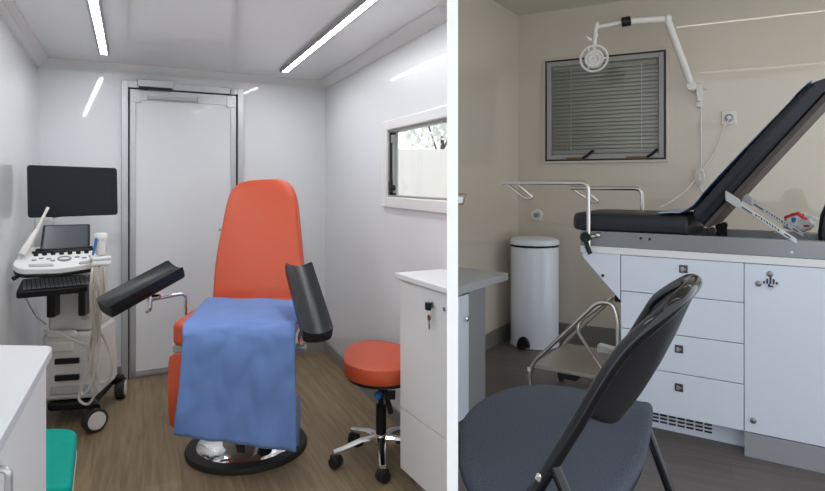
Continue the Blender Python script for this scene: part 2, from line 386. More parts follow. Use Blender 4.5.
# outside that window
mb = MB(); mb.box(W, (-2.2, 6.4, -.02), (.62, 6.5, 1.67)); struct('exterior_wall', mb, 'ext_wall')
mb = MB(); mb.box(W, (-3.5, 4.8, -.08), (.62, 12, -.02)); struct('exterior_ground', mb, 'ext_ground')
tr = thing('garden_tree', 'pale leafy tree beyond the cream wall outside the window', 'tree', (.35, 7.6, -.02))
mb = MB()
for i in range(420):
    c = V((.35+random.gauss(0, .28), 7.6+random.gauss(0, .25), 2.05+random.gauss(0, .26))); a = V((random.gauss(0, 1), random.gauss(0, 1), random.gauss(0, 1))).normalized(); b = a.orthogonal().normalized()
    l, w = .10, .035; mb.add([c-a*l*.5, c+b*w, c+a*l*.5, c-b*w], [(0, 1, 2, 3)])
obj('foliage', mb, 'leaf', tr)
mb = MB(); mb.cyl((.35, 7.6, -.02), (.38, 7.6, 1.9), .05, .025); mb.tube([V((.38, 7.6, 1.5)), V((.25, 7.65, 1.9)), V((.15, 7.6, 2.2))], .012); mb.tube([V((.38, 7.6, 1.7)), V((.5, 7.5, 2.0)), V((.58, 7.6, 2.3))], .012); obj('trunk', mb, 'brown_board', tr)

# ---------------------------------------------------------------- ceiling lights
def strip(name, label, a, b, z, wid, led, group, rim='alu_dark'):
    a, b = V((a[0], a[1], 0)), V((b[0], b[1], 0)); d = (b-a).normalized(); L = (b-a).length; fr = Fr(V((a.x, a.y, z)), d, V((-d.y, d.x, 0)))
    t = thing(name, label, 'light', (a+b)/2+V((0, 0, z)), group); mb = MB(); h = wid/2
    mb.box(fr, (0, -h-.012, -.022), (L, -h, 0)); mb.box(fr, (0, h, -.022), (L, h+.012, 0)); mb.box(fr, (-.014, -h-.012, -.022), (0, h+.012, 0)); mb.box(fr, (L, -h-.012, -.022), (L+.014, h+.012, 0)); mb.box(fr, (0, -h, -.006), (L, h, 0))
    obj('housing', mb, rim, t); mb = MB(); mb.box(fr, (.004, -h+.001, -.019), (L-.004, h-.001, -.007)); obj('diffuser', mb, led, t)
d1 = V((.485, -1.03, 0)).normalized(); a1 = V((-1.835, 3.57, 0))
strip('ceiling_light', 'white LED strip on the ceiling above the black monitor and door', a1, a1+d1*3.0, ZC, .034, 'led', 'LED strips of the orange chair room')
d2 = V((.702, -1.61, 0)).normalized(); a2 = V((-.885, 4.15, 0))
strip('ceiling_light', 'white LED strip on the ceiling parallel to the wall with the window', a2, a2+d2*2.32, ZC, .034, 'led', 'LED strips of the orange chair room')
nR = -outn(CDIR, inR)
def rr(s, n): p = C1+CDIR*s+nR*n; return (p.x, p.y)
strip('ceiling_light', 'dim LED strip above the examination table close to the window wall', rr(1.2, 1.01), rr(2.9, 1.01), ZR, .05, 'led_dim', 'LED strips of the examination table room')
strip('ceiling_light', 'dim LED strip above the folding chair away from the window wall', rr(1.25, 3.70), rr(3.0, 3.70), ZR, .05, 'led_dim', 'LED strips of the examination table room')

# ================================================================= ORANGE EXAMINATION CHAIR
BC = V((-.822, 2.988, 0))
ch = thing('examination_chair', 'orange gynaecological examination chair on a round chrome foot in front of the white door', 'examination chair', BC)
mb = MB(); mb.lathe(BC, [(.292, 0), (.294, .012), (.288, .026), (.244, .032), (.240, .030), (.240, 0)], n=64); obj('base_ring', mb, 'rubber', ch)
mb = MB(); mb.lathe(BC, [(.239, .001), (.241, .032), (.232, .040), (.20, .052), (.15, .066), (.11, .08), (.095, .10), (.09, .12)], n=64); obj('base_plate', mb, 'chrome', ch)
mb = MB(); mb.box(W, (BC.x-.085, BC.y-.135, .05), (BC.x+.085, BC.y+.13, .56)); col = obj('column', mb, 'alu_dark', ch, bevel=.012, seg=3)
mb = MB(); mb.box(W, (BC.x-.02, BC.y-.139, .075), (BC.x+.025, BC.y-.134, .14)); obj('pedal_slot', mb, 'dark_seal', col)
mb = MB(); mb.cyl((BC.x+.125, BC.y-.15, .045), (BC.x+.125, BC.y-.15, .08), .032); obj('foot_pedal', mb, 'black', ch, bevel=.004)
mb = MB(); mb.box(W, (BC.x-.18, BC.y-.28, .535), (BC.x+.20, BC.y+.22, .60)); obj('chassis', mb, 'alu_dark', ch, bevel=.006)
seat = fillet([V((-1.095, 3.24, 0)), V((-.575, 3.24, 0)), V((-.530, 2.615, 0)), V((-1.060, 2.615, 0))], [.03, .03, .07, .07], 6, True)
mb = MB(); mb.slab([p+V((0, 0, .60)) for p in seat], (0, 0, .10)); obj('seat', mb, 'orange', ch, bevel=.03, seg=4)
# lower leg pad
n = V((0, -1, 0)); prof = [(2.60, .575), (2.585, .50), (2.575, .42), (2.58, .33), (2.60, .25), (2.63, .235), (2.66, .26), (2.67, .35), (2.67, .5), (2.66, .575)]
def sec(x, k): return [V((x, 2.63+(p[0]-2.63)*k, .41+(p[1]-.41)*(1-(1-k)*.35))) for p in prof]
xs = [(-1.065, .35), (-1.055, .75), (-1.035, .95), (-1.0, 1), (-.60, 1), (-.565, .95), (-.545, .75), (-.535, .35)]
mb = MB(); mb.loft([sec(x, k) for x, k in xs]); obj('leg_pad', mb, 'orange', ch)
mb = MB(); mb.box(W, (-1.052, 2.63, .572), (-.54, 2.67, .602)); mb.cyl((-.55, 2.65, .588), (-.47, 2.65, .588), .016); obj('pad_hinge', mb, 'alu_dark', ch, bevel=.003)
# backrest
bp0, bn = V((0, 3.225, .70)), V((0, -.912, .409))
outl = [(211.5, 303), (212, 295), (213.7, 270), (217, 247), (221.4, 224), (227, 198.5), (232.8, 187), (243, 180.6), (262, 178.2), (281, 178.3), (291, 184), (295.8, 196), (298.8, 221), (302.5, 261), (305, 290), (305, 303)]
pl = [PP(x, y, bp0, bn) for x, y in outl]
pl = [pl[0]]+catmull(pl[1:-1], 4)+[pl[-1]]
cen = sum(pl, V())/len(pl)
mb = MB(); rings = []
for k, dd in ((.80, -.006), (.93, -.002), (.985, .010), (1.0, .028), (1.0, .065), (.985, .082), (.94, .092)): rings.append([cen+(p-cen)*k-bn*dd for p in pl])
mb.loft(rings); obj('backrest', mb, 'orange', ch)
mb = MB(); bdir = V((0, .409, .912))
for sx in (-.98, -.70): mb = MB(); mb.tube([V((sx, 3.33, .58)), V((sx, 3.33, .68)), V((sx, 3.33, .70))+bdir*.35], .014); obj('back_frame', mb, 'alu_dark', ch)
mb = MB(); q = PP(222.5, 229.5, bp0-bn*.06, bn); mb.cyl(q, q+V((-.02, 0, 0)), .008); obj('release_knob', mb, 'alu_dark', ch)
# leg rests
def trough(name, top, bot, w, width, th, dep):
    a = (bot-top); L = a.length; a.normalize(); w = (w-a*w.dot(a)).normalized(); n = w.cross(a); n = n if n.z > 0 else -n
    def section(t, sc):
        c = top+a*t; h = width/2; pts = []
        for k in range(13):
            x = -1+2*k/12; pts.append(c+w*(x*h*sc)+n*(th*.5*sc-dep*(1-x*x)*sc))
        for x, y in ((1.0, -.1), (.93, -.42), (.7, -.55), (.0, -.62), (-.7, -.55), (-.93, -.42), (-1.0, -.1)):
            pts.append(c+w*(x*h*sc)+n*(y*th*sc*1.15))
        return pts
    mb = MB(); mb.loft([section(0, .93), section(.004, .97), section(.012, 1), section(L-.03, 1), section(L-.012, .99), section(L-.003, .95), section(L, .90)])
    return obj(name, mb, 'black_vinyl', ch, angle=50), n, a, w
lt, lb = P(177, 268.5, 2.93), P(104.5, 308, 2.66)
o1, n1, a1_, w1 = trough('leg_rest', lt, lb, V((.707, -.707, -.26)), .125, .060, .018)
rt, rb = P(298, 267, 2.88), P(318, 335.5, 2.47)
o2, n2, a2_, w2 = trough('leg_rest', rt, rb, V((.85, .35, .0)), .128, .058, .020)
mid = (lt+lb)*.5-n1*.045
mb = MB(); rod0 = P(185.5, 322, 2.97); rod1 = P(185.5, 293, 2.97); rod2 = P(152, 299.5, 2.83)
mb.tube(fillet([P(185.5, 345, 2.97), rod1, rod2], .03, 8), .0085, 12); obj('support_rod', mb, 'chrome', ch)
mb = MB(); q = P(150.5, 297, 2.83); mb.cyl(q+V((0, 0, .03)), q+V((0, 0, -.022)), .015); mb.cyl(q+V((0, 0, -.02)), q+V((0, 0, -.05)), .009); mb.tube([q+V((0, 0, -.05)), q+V((-.004, 0, -.06)), q+V((-.02, 0, -.07))], .009); mb.cyl(q, q+V((.045, 0, .002)), .012)
obj('clamp', mb, 'chrome', ch)
mb = MB(); mr = (rt+rb)*.5-n2*.045; r0 = V((-.485, 2.96, .56)); mb.tube(fillet([r0, V((-.485, 2.96, .72)), mr+V((0, .03, -.02))], .03, 8), .0085, 12); obj('support_rod', mb, 'chrome', ch)
mb = MB(); mb.cyl(mr+V((0, .03, .02)), mr+V((0, .03, -.05)), .016); q = P(300, 341, 2.75); mb.tube([mr+V((0, .03, -.05)), q+V((0, .0, .02)), q+V((0.005, 0, -.02))], .011); q = P(292, 322, 2.78); mb.cyl(q, q+V((.06, 0, 0)), .011)
obj('clamp', mb, 'chrome', ch)
# drape
rows = [(209, 301, 298.5, 300, None, .712), (203, 300, 303, 304, None, .713), (195, 299, 311, 312, None, .714), (187, 297.5, 320, 321, None, .713), (183.2, 296.5, 326, 326, 2.585, None), (182.6, 296, 331, 332, 2.563, None), (182.8, 295.5, 340, 341, 2.550, None), (181.5, 295.3, 360, 360, 2.545, None), (179.5, 295.5, 385, 386, 2.542, None), (177, 296.2, 410, 418, 2.540, None), (173.9, 296.5, 434.5, 451.5, 2.535, None)]
LR = []
for (xl, xr, yl, yr, Y, z) in rows:
    if Y is None: LR.append((PZ(xl, yl, z), PZ(xr, yr, z)))
    else: LR.append((P(xl, yl, Y), P(xr, yr, Y)))
Ls, Rs = catmull([a for a, b in LR], 5), catmull([b for a, b in LR], 5)
def drape(u, v):
    j = min(int(round(v*(len(Ls)-1))), len(Ls)-1); p = Ls[j].lerp(Rs[j], u)
    hang = max(0, min(1, (v-.45)/.25)); sag = .006*math.sin(u*9+v*5)+.004*math.sin(u*17-v*9)+.005*math.sin(u*5+v*26)+.0035*math.sin(u*31+v*17)*math.sin(v*23-u*8)
    flat = 1-hang
    return p+V((0, -hang*abs(sag)*1.1, flat*(.0035+.0035*math.sin(u*13+v*21))))
mb = MB(); mb.grid(drape, 48, len(Ls)-1)
dr = obj('paper_drape', mb, 'blue_paper', solid=.002, angle=80, loc=(-.77, 2.6, .23))
tag(dr, 'blue disposable paper drape hanging over the seat of the orange chair', 'drape')
mb = MB(); mb.grid(lambda u, v: P(296.5+3.2*u+.8*math.sin(v*5), 396+50*v, 2.60+.05*u), 4, 8); fl = obj('side_fold', mb, 'blue_paper', dr, solid=.002, angle=80)

# ================================================================= ORANGE STOOL
SCN = V((-.150, 2.86, 0))
so = thing('swivel_stool', 'orange padded swivel stool on a chrome five-star foot beside the white cabinet', 'stool', SCN)
pts = catmull([V(p) for p in ((-.325, 2.86, 0), (-.315, 2.75, 0), (-.265, 2.665, 0), (-.185, 2.61, 0), (-.10, 2.605, 0), (-.02, 2.65, 0), (.03, 2.75, 0), (.03, 2.85, 0), (-.01, 2.96, 0), (-.075, 3.05, 0), (-.17, 3.11, 0), (-.27, 3.10, 0), (-.325, 3.0, 0))], 4, True)
cen = V((-.135, 2.86, 0)); mb = MB()
mb.loft([[cen+(p-cen)*k+V((0, 0, z)) for p in pts] for k, z in ((.90, .425), (.97, .430), (1.0, .445), (1.0, .485), (.985, .497), (.94, .503), (.6, .505))]); obj('seat', mb, 'orange', so)
mb = MB(); mb.slab([cen+(p-cen)*.9+V((0, 0, .410)) for p in pts], (0, 0, .016)); mb.box(W, (SCN.x-.08, SCN.y-.09, .385), (SCN.x+.08, SCN.y+.09, .411)); obj('seat_plate', mb, 'black', so)
mb = MB(); mb.cyl(SCN+V((0, 0, .25)), SCN+V((0, 0, .39)), .014); mb.cyl(SCN+V((0, 0, .10)), SCN+V((0, 0, .26)), .025); obj('gas_lift', mb, 'black', so)
mb = MB(); mb.tube([SCN+V((-.02, -.02, .375)), SCN+V((-.06, -.05, .372)), SCN+V((-.075, -.07, .365))], .008); mb.sphere(SCN+V((-.01, -.06, .325)), .022, (1, 1, .9)); obj('height_lever', mb, 'blue_plastic', so)
mb = MB(); mb.tube([SCN+V((.015, -.06, .37)), SCN+V((.03, -.05, .31)), SCN+V((.05, -.06, .24))], .012); mb.box(W, (SCN.x+.02, SCN.y-.09, .315), (SCN.x+.07, SCN.y-.05, .345)); obj('tilt_lever', mb, 'black', so)
mb = MB(); mb.cyl(SCN+V((0, 0, .075)), SCN+V((0, 0, .125)), .036, .03); hub = obj('hub', mb, 'chrome', so, bevel=.004)
for k in range(5):
    a = math.radians(275+72*k); d = V((math.cos(a), math.sin(a), 0)); e = SCN+d*.222; mb = MB(); s = V((-d.y, d.x, 0))
    mb.loft([[c+s*x*w+V((0, 0, y*h)) for x, y in ((-1, -.6), (-1, .4), (-.6, 1), (.6, 1), (1, .4), (1, -.6))] for c, w, h in ((SCN+V((0, 0, .098)), .022, .02), (SCN+d*.10+V((0, 0, .097)), .018, .016), (e-d*.03+V((0, 0, .076)), .016, .012), (e+d*.012+V((0, 0, .070)), .014, .010))])
    lg = obj('leg', mb, 'chrome', so)
    mb = MB(); g = V((math.cos(a+.6), math.sin(a+.6), 0))
    for q in (-1, 1): mb.cyl(e+g*q*.006+V((0, 0, .0275)), e+g*q*.024+V((0, 0, .0275)), .0272, n=20)
    mb.cyl(e+V((0, 0, .0275)), e+V((0, 0, .066)), .008); mb.box(Fr(e, g), (-.018, -.022, .035), (.018, .022, .058)); obj('caster', mb, 'rubber', so, bevel=.003)

# ================================================================= WHITE CABINET BY THE PARTITION
K0 = V((-.054, 2.597, 0)); KD = V((.476, -.88, 0)).normalized(); KN = V((-KD.y, KD.x, 0)); KN = KN if KN.x > 0 else -KN
KL = hit_part(K0, KD, -1)-.004
kb = thing('wall_cabinet', 'white cabinet with a key in its door lock beside the orange stool', 'cabinet', K0)
frk = Fr(K0, KD, KN)
def kpoly(x0, y0, front):                       # plan clipped by the partition and the wall
    a = K0+KD*x0+KN*front; la = hit_part(a, KD, -1)-.004; b = a+KD*la
    wdir = RWD; c = K0+KD*x0
    # far end back to the right wall
    def back(p):
        m = KN; t = ((B2-p).cross(RWD)).z/(m.cross(RWD)).z; return p+m*(t-.014)
    cb = back(a); e = RW_END-RWD*.012+outn(RWD, V((1, .2, 0)))*.014
    e = V((part_x(e.y, -1)-.004, e.y, 0))
    return [a, b, e, cb]
mb = MB(); mb.slab([p+V((0, 0, .085)) for p in kpoly(0, 0, .018)], (0, 0, .818)); obj('carcass', mb, 'white_lam', kb)
mb = MB(); mb.slab([p+V((0, 0, 0)) for p in kpoly(.03, 0, .06)], (0, 0, .085)); obj('plinth', mb, 'base_grey', kb)
mb = MB(); mb.slab([p+V((0, 0, .903)) for p in kpoly(-.022, 0, -.016)], (0, 0, .023)); obj('cabinet_top', mb, 'white_lam', kb, bevel=.003)
mb = MB(); L = hit_part(K0, KD, -1)-.006; mb.box(frk, (.002, 0, .349), (L, .018, .897)); kd = obj('door', mb, 'white_lam', kb, bevel=.0015)
mb = MB(); mb.box(frk, (.002, 0, .085), (L, .018, .344)); obj('drawer', mb, 'white_lam', kb, bevel=.0015)
lk = PP(433.5, 304.5, K0, KN)
mb = MB(); mb.cyl(lk+KN*.002, lk-KN*.008, .011); obj('lock', mb, 'nickel', kd)
lk2 = PP(445.3, 309, K0, KN); mb = MB(); mb.cyl(lk2+KN*.002, lk2-KN*.007, .008); obj('lock', mb, 'nickel', kd)
ky = thing('key_set', 'black headed key with a dangling copper key in the cabinet lock', 'key', lk-KN*.01)
mb = MB(); c = lk-KN*.020+V((0, 0, -.004)); mb.box(Fr(c, KD, KN), (-.014, -.012, -.016), (.010, .006, .014)); mb.cyl(c+KN*.0, lk-KN*.009, .003); obj('key_head', mb, 'black', ky, bevel=.003)
mb = MB(); ring = [c+V((0, 0, -.024))+KD*.011*math.cos(t*PI/8)+V((0, 0, .011*math.sin(t*PI/8))) for t in range(16)]; mb.tube(ring, .0012, 6, True); obj('ring', mb, 'nickel', ky)
mb = MB(); k0 = c+V((0, 0, -.046)); mb.cyl(k0-KN*.002, k0+KN*.002, .011, n=16); mb.box(Fr(k0, KD, KN), (-.003, -.001, -.045), (.003, .001, 0)); mb.box(Fr(k0, KD, KN), (.003, -.001, -.04), (.006, .001, -.025)); obj('key', mb, 'copper', ky)

# ================================================================= WHITE CABINET AT THE NEAR LEFT
zt = .92
A = PZ(53, 345.5, zt); Bq = PZ(-40, 510, zt); ddir = (Bq-A).normalized(); dn = V((-ddir.y, ddir.x, 0)); dn = dn if dn.x < 0 else -dn
def lw_at(p, d): t = ((B1-p).cross(LWD)).z/(d.cross(LWD)).z; return p+d*t
lx = V((-1, .055, 0)).normalized()
far_l = lw_at(V((A.x, A.y, 0)), lx)-lx*.016
near_r = V((A.x, A.y, 0))+V((ddir.x, ddir.y, 0))*1.05; near_l = lw_at(near_r, lx)-lx*.016
fa = V((A.x, A.y, 0))
cabn = thing('worktop_cabinet', 'white cabinet with a rounded worktop and metal pull in front of the teal stool', 'cabinet', fa)
mb = MB(); mb.slab([p+V((0, 0, zt-.025)) for p in fillet([far_l, fa, near_r, near_l], [0, .022, 0, 0], 8, True)], (0, 0, .025)); obj('worktop', mb, 'worktop', cabn, bevel=.003)
fi = fa+lx*.014+V((ddir.x, ddir.y, 0))*.02; ni = near_r+lx*.02
mb = MB(); mb.slab([p+V((0, 0, .0)) for p in (far_l, fi+lx*.018, ni+lx*.018, near_l)], (0, 0, zt-.025)); obj('carcass', mb, 'white_lam', cabn)
fd = (ni-fi).normalized(); frc = Fr(fi, fd, lx)
mb = MB(); mb.box(frc, (0, 0, .08), ((ni-fi).length, .017, zt-.03)); cd = obj('door', mb, 'white_lam', cabn, bevel=.0015)
hp = PP(-8, 482, fi, V((fd.y, -fd.x, 0))); hn = V((fd.y, -fd.x, 0)); hn = hn if hn.x > 0 else -hn
mb = MB(); mb.tube(fillet([hp+V((0, 0, .02)), hp+hn*.022+V((0, 0, .016)), hp+hn*.022+V((0, 0, -.10)), hp+V((0, 0, -.105))], .014, 6), .006); obj('handle', mb, 'nickel', cd)

# teal stool
TS = V((-1.17, 1.83, 0))
ts = thing('teal_stool', 'teal padded square stool on white legs behind the near white cabinet', 'stool', TS)
c3, c4 = PZ(77.5, 427.5, .47), PZ(70.5, 491, .47)
e = (c4-c3).normalized(); pr = [c3, c3+e*.46, c3+e*.46+V((-.36, -.06, 0)), c3+V((-.36, .0, 0))]
pr[3] = V((pr[3].x, pr[3].y, .47))
rp = fillet([V((p.x, p.y, 0)) for p in pr], .05, 6, True)
mb = MB(); mb.slab([p+V((0, 0, .41)) for p in rp], (0, 0, .06)); obj('seat', mb, 'teal', ts, bevel=.015, seg=4)
mb = MB(); mb.slab([p+V((0, 0, .395)) for p in rp], (0, 0, .014)); obj('seat_frame', mb, 'white_plastic', ts)
cc = sum((V((p.x, p.y, 0)) for p in pr), V())/4
for p in pr:
    q = V((p.x, p.y, 0)); q = cc+(q-cc)*.84; mb = MB(); mb.tube([q+V((0, 0, .396)), cc+(q-cc)*1.05+V((0, 0, 0.004))], .013); mb.cyl(cc+(q-cc)*1.05, cc+(q-cc)*1.05+V((0, 0, .02)), .016); obj('leg', mb, 'white_plastic', ts)

# ================================================================= ULTRASOUND MACHINE
Mc = V((-1.885, 3.39, 0)); fd_ = V((.2, -.98, 0)).normalized(); fr_ = V((.98, .2, 0)).normalized()
U = Fr(Mc, fr_, -fd_)                           # x right, y to the back
us = thing('ultrasound_machine', 'white ultrasound machine on casters with a black monitor beside the door', 'ultrasound machine', Mc)
mb = MB(); mb.prism(U, [(p.x, p.y) for p in fillet([V((-.12, -.15, 0)), V((.12, -.15, 0)), V((.12, .24, 0)), V((-.12, .24, 0))], .05, 6, True)], .085, .125); obj('foot', mb, 'black', us, bevel=.01, seg=3)
mb = MB(); mb.hexa([U(x, y, .13) for x, y in ((-.14, -.12), (.12, -.12), (.145, .24), (-.14, .24))], [U(x, y, .50) for x, y in ((-.14, -.14), (.11, -.14), (.135, .22), (-.14, .22))]); obj('lower_body', mb, 'machine_white', us, bevel=.02, seg=3)
mb = MB(); mb.hexa([U(x, y, .50) for x, y in ((-.125, -.10), (.115, -.10), (.12, .2), (-.13, .2))], [U(x, y, .86) for x, y in ((-.115, -.12), (.105, -.12), (.11, .12), (-.11, .12))]); obj('upper_body', mb, 'machine_white', us, bevel=.02, seg=3)
mb = MB(); mb.box(U, (-.118, -.150, .40), (.02, -.118, .455)); mb.box(U, (-.118, -.150, .475), (.03, -.112, .515)); obj('front_bumper', mb, 'machine_white', us, bevel=.012, seg=3)
mb = MB()
for z in (.245, .335): mb.box(U, (-.075, -.146, z), (.045, -.10, z+.03))
obj('drive_slot', mb, 'black', us, bevel=.002)
mb = MB(); mb.box(U, (-.10, -.131, .165), (.10, -.098, .215)); obj('front_panel', mb, 'machine_grey', us, bevel=.006)
mb = MB(); mb.cyl(U(.07, -.118, .585), U(.07, -.135, .585), .018); obj('front_knob', mb, 'machine_grey', us)
mb = MB(); mb.box(U, (-.095, -.20, .60), (-.055, -.115, .80)); mb.box(U, (.055, -.19, .60), (.09, -.115, .80)); obj('panel_strut', mb, 'black', us, bevel=.006)
mb = MB(); mb.box(U, (-.07, -.36, .855), (.10, .0, .89)); obj('panel_arm', mb, 'black', us, bevel=.008)
for (x, y) in ((.155, -.25), (-.155, -.25), (.155, .25), (-.155, .25)):
    c = U(x, y, 0); a = V((.75, -.55, 0)).normalized() if y < 0 else V((.96, .28, 0)); r = .062
    mb = MB(); mb.cyl(c-a*.026+V((0, 0, .062)), c+a*.026+V((0, 0, .062)), r, n=32); cs = obj('caster', mb, 'rubber', us, bevel=.008, seg=3)
    mb = MB(); mb.cyl(c-a*.029+V((0, 0, .062)), c+a*.0295+V((0, 0, .062)), .047, n=28); obj('wheel_cover', mb, 'machine_white', cs, bevel=.002)
    mb = MB(); b = V((-a.y, a.x, 0)); mb.tube([c+b*.0+a*.0+V((0, 0, .118)), U(x*.93, y*.93, .125), U(x*.8, y*.8, .13)], .03, 12); obj('caster_fork', mb, 'black', cs)
# control panel
pz = .925
plf, prf = P(11.5, 267.5, 2.76), P(104.5, 259, 2.98)
px = (prf-plf); px.z = 0; px.normalize(); py = V((-px.y, px.x, 0)); py = py if py.y > 0 else -py
CP = Fr(V((plf.x, plf.y, .918)), px, py, px.cross(py)); PWd = (V((prf.x, prf.y, 0))-V((plf.x, plf.y, 0))).length
tilt = math.radians(17); tz = (CP.z*math.cos(tilt)-CP.y*math.sin(tilt)); CP = Fr(CP.o, CP.x, (CP.y*math.cos(tilt)+CP.z*math.sin(tilt)), tz)
plan = fillet([V((0.0, .03, 0)), V((.03, -.035, 0)), V((PWd*.5, -.055, 0)), V((PWd-.03, -.02, 0)), V((PWd, .05, 0)), V((PWd-.04, .24, 0)), V((.06, .22, 0))], .035, 5, True)
mb = MB(); mb.prism(CP, [(p.x, p.y) for p in plan], -.016, .014); cpan = obj('control_panel', mb, 'white_plastic', us, bevel=.006, seg=3)
mb = MB(); cx = PWd*.5; mb.prism(CP, [(cx+(p.x-cx)*.985, .09+(p.y-.09)*.985) for p in plan], -.035, -.016); obj('panel_underside', mb, 'black', cpan, bevel=.005)
mb = MB(); mb.prism(CP, [(p.x, p.y) for p in fillet([V((.065, -.02, 0)), V((.165, -.032, 0)), V((.165, -.008, 0)), V((.065, .004, 0))], .01, 5, True)], .014, .020); obj('palm_rest', mb, 'machine_grey', cpan, bevel=.002); mb = MB(); mb.prism(CP, [(p.x, p.y) for p in fillet([V((.27, -.032, 0)), V((.36, -.015, 0)), V((.36, .008, 0)), V((.27, -.008, 0))], .01, 5, True)], .014, .020); obj('palm_rest', mb, 'machine_grey', cpan, bevel=.002)
mb = MB(); mb.cyl(CP(.215, .05, .012), CP(.215, .05, .017), .030); obj('trackball_ring', mb, 'skin_key', cpan)
mb = MB(); mb.sphere(CP(.215, .05, .0155), .024, (1, 1, .25)); obj('trackball', mb, 'white_plastic', cpan)
for i in range(7):
    mb = MB(); mb.cyl(CP(.10+i*.036, .112+.004*math.sin(i), .013), CP(.10+i*.036, .112+.004*math.sin(i), .032), .011, .0095, n=16); obj('dial', mb, 'black', cpan)
mb = MB()
for (x, y) in ((.09, .055), (.12, .07), (.15, .06), (.165, .035), (.27, .06), (.30, .045), (.33, .06), (.36, .045)): mb = MB(); mb.box(CP, (x-.01, y-.005, .013), (x+.01, y+.005, .018)); obj('panel_button', mb, 'skin_key', cpan, bevel=.001)
mb = MB(); mb.box(CP, (.085, .132, .012), (.365, .155, .022)); mb.box(CP, (.10, .150, .012), (.35, .165, .030)); obj('screen_mount', mb, 'black', cpan, bevel=.005)
# touch screen
s0 = [(43.2, 225), (90.2, 223.8), (90.0, 249.5), (39.8, 251)]
sp0 = CP(.2, .155, .03); sn = V((CP.y.x*-.94, CP.y.y*-.94, .34)).normalized()
q = [PP(x, y, sp0, sn) for x, y in s0]; mb = MB(); mb.slab(fillet(q, .008, 4, True), -sn*.022); ts_ = obj('touch_screen', mb, 'black', us, bevel=.003)
c = sum(q, V())/4; mb = MB(); mb.slab([c+(p-c)*.89+sn*.0008 for p in q], -sn*.002); obj('glass', mb, 'screen_grey', ts_)
# monitor
m0, m1 = P(26.7, 164.8, 3.13), P(117.3, 168, 3.33); mx = V((m1.x-m0.x, m1.y-m0.y, 0)).normalized(); mn = V((mx.y, -mx.x, 0)); mn = mn if mn.y < 0 else -mn
q = [PP(x, y, m0, mn) for x, y in ((26.7, 164.8), (117.0, 168), (117.9, 214.8), (27.7, 218))]
mb = MB(); mb.slab(fillet(q, .018, 5, True), -mn*.035); mo = obj('monitor', mb, 'black', us, bevel=.005, seg=3)
c = sum(q, V())/4; mb = MB(); mb.slab([c+(p-c)*.93+V((0, 0, .004))+mn*.0008 for p in q], -mn*.002); obj('screen', mb, 'screen', mo)
mb = MB(); cb = c-mn*.035; mb.box(Fr(cb, mx, -mn), (-.08, 0, -.06), (.08, .03, .06)); mb.tube(fillet([cb-mn*.02, cb-mn*.055+V((0, 0, -.02)), cb-mn*.055+V((0, 0, -.105)), P(42, 218, 3.17)], .04, 6), .018, 14); obj('monitor_arm', mb, 'machine_grey', us)
mb = MB(); q1 = P(34, 220, 3.10); mb.box(Fr(V((q1.x, q1.y, 0)), mx, -mn), (.0, 0, .90), (.085, .05, q1.z+.01)); mb.box(Fr(V((q1.x, q1.y, 0)), mx, -mn), (.0, -.02, .88), (.25, .06, .93)); obj('rear_post', mb, 'machine_grey', us, bevel=.01)
# keyboard
kf0, kf1 = P(15.5, 293, 2.76), P(88.5, 288, 2.93); kx = V((kf1.x-kf0.x, kf1.y-kf0.y, 0)); KW = kx.length; kx.normalize(); kyv = V((-kx.y, kx.x, 0)); kt = math.radians(16); KB = Fr(V((kf0.x, kf0.y, .812)), kx, kyv*math.cos(kt)+V((0, 0, math.sin(kt))), V((0, 0, math.cos(kt)))-kyv*math.sin(kt))
mb = MB(); mb.prism(KB, [(p.x, p.y) for p in fillet([V((0, 0, 0)), V((KW, 0, 0)), V((KW-.005, .15, 0)), V((.03, .15, 0))], .018, 5, True)], -.035, .0); kbd = obj('keyboard', mb, 'black', us, bevel=.006, seg=3)
mb = MB()
for r in range(5):
    for k in range(16): mb.box(KB, (.03+k*.0185, .022+r*.021, -.001), (.044+k*.0185, .038+r*.021, .005))
obj('keys', mb, 'skin_key', kbd)
mb = MB(); mb.box(KB, (.12, .10, -.05), (.20, .42, -.03)); obj('keyboard_slide', mb, 'black', us, bevel=.004)
mb = MB(); mb.tube([P(13, 279, 2.75), P(20, 275, 2.78), P(30, 274, 2.85)], .010); obj('panel_grip', mb, 'black', us)
# probe holder at the right of the panel
hx_ = P(99, 256, 2.93); mb = MB(); mb.box(Fr(hx_, px, py), (-.035, -.035, -.02), (.05, .06, .0)); mb.box(Fr(hx_, px, py), (-.035, -.035, -.045), (.05, .0, -.02)); obj('probe_holder', mb, 'white_plastic', us, bevel=.008)
# gel bottle, marker, wand, cables
gb = P(101, 254.5, 2.94); g = thing('gel_bottle', 'white gel bottle standing in the probe holder of the ultrasound machine', 'bottle', gb)
mb = MB(); mb.lathe(gb, [(.018, .0), (.024, .004), (.025, .06), (.022, .074)], n=20); obj('bottle_body', mb, 'machine_white', g)
mb = MB(); mb.lathe(gb, [(.026, .072), (.029, .078), (.029, .10), (.026, .105)], n=20); obj('cap', mb, 'white_plastic', g)
mb = MB(); mb.tube([P(92.8, 255, 2.91), P(95, 246, 2.91), P(96.5, 238, 2.91)], .006); tag(obj('marker_pen', mb, 'blue_plastic', loc=P(92.8, 255, 2.91)), 'blue pen standing beside the gel bottle on the ultrasound machine', 'pen')
wt, wb = P(48, 207.5, 2.99), P(21.5, 255, 2.84); wd = thing('ultrasound_probe', 'long white ultrasound wand leaning up at the edge of the control panel', 'probe', wb)
w3 = P(37, 229.5, 2.93); mb = MB(); mb.tube(catmull([w3, w3.lerp(wt, .5), wt], 6), lambda t: .0085-.002*math.sin(t*3), 14); obj('probe_tip', mb, 'machine_white', wd)
mb = MB(); mb.tube(catmull([wb, wb.lerp(w3, .35), wb.lerp(w3, .7), w3], 6), lambda t: .017-.0075*t*t, 14); obj('probe_grip', mb, 'machine_white', wd)
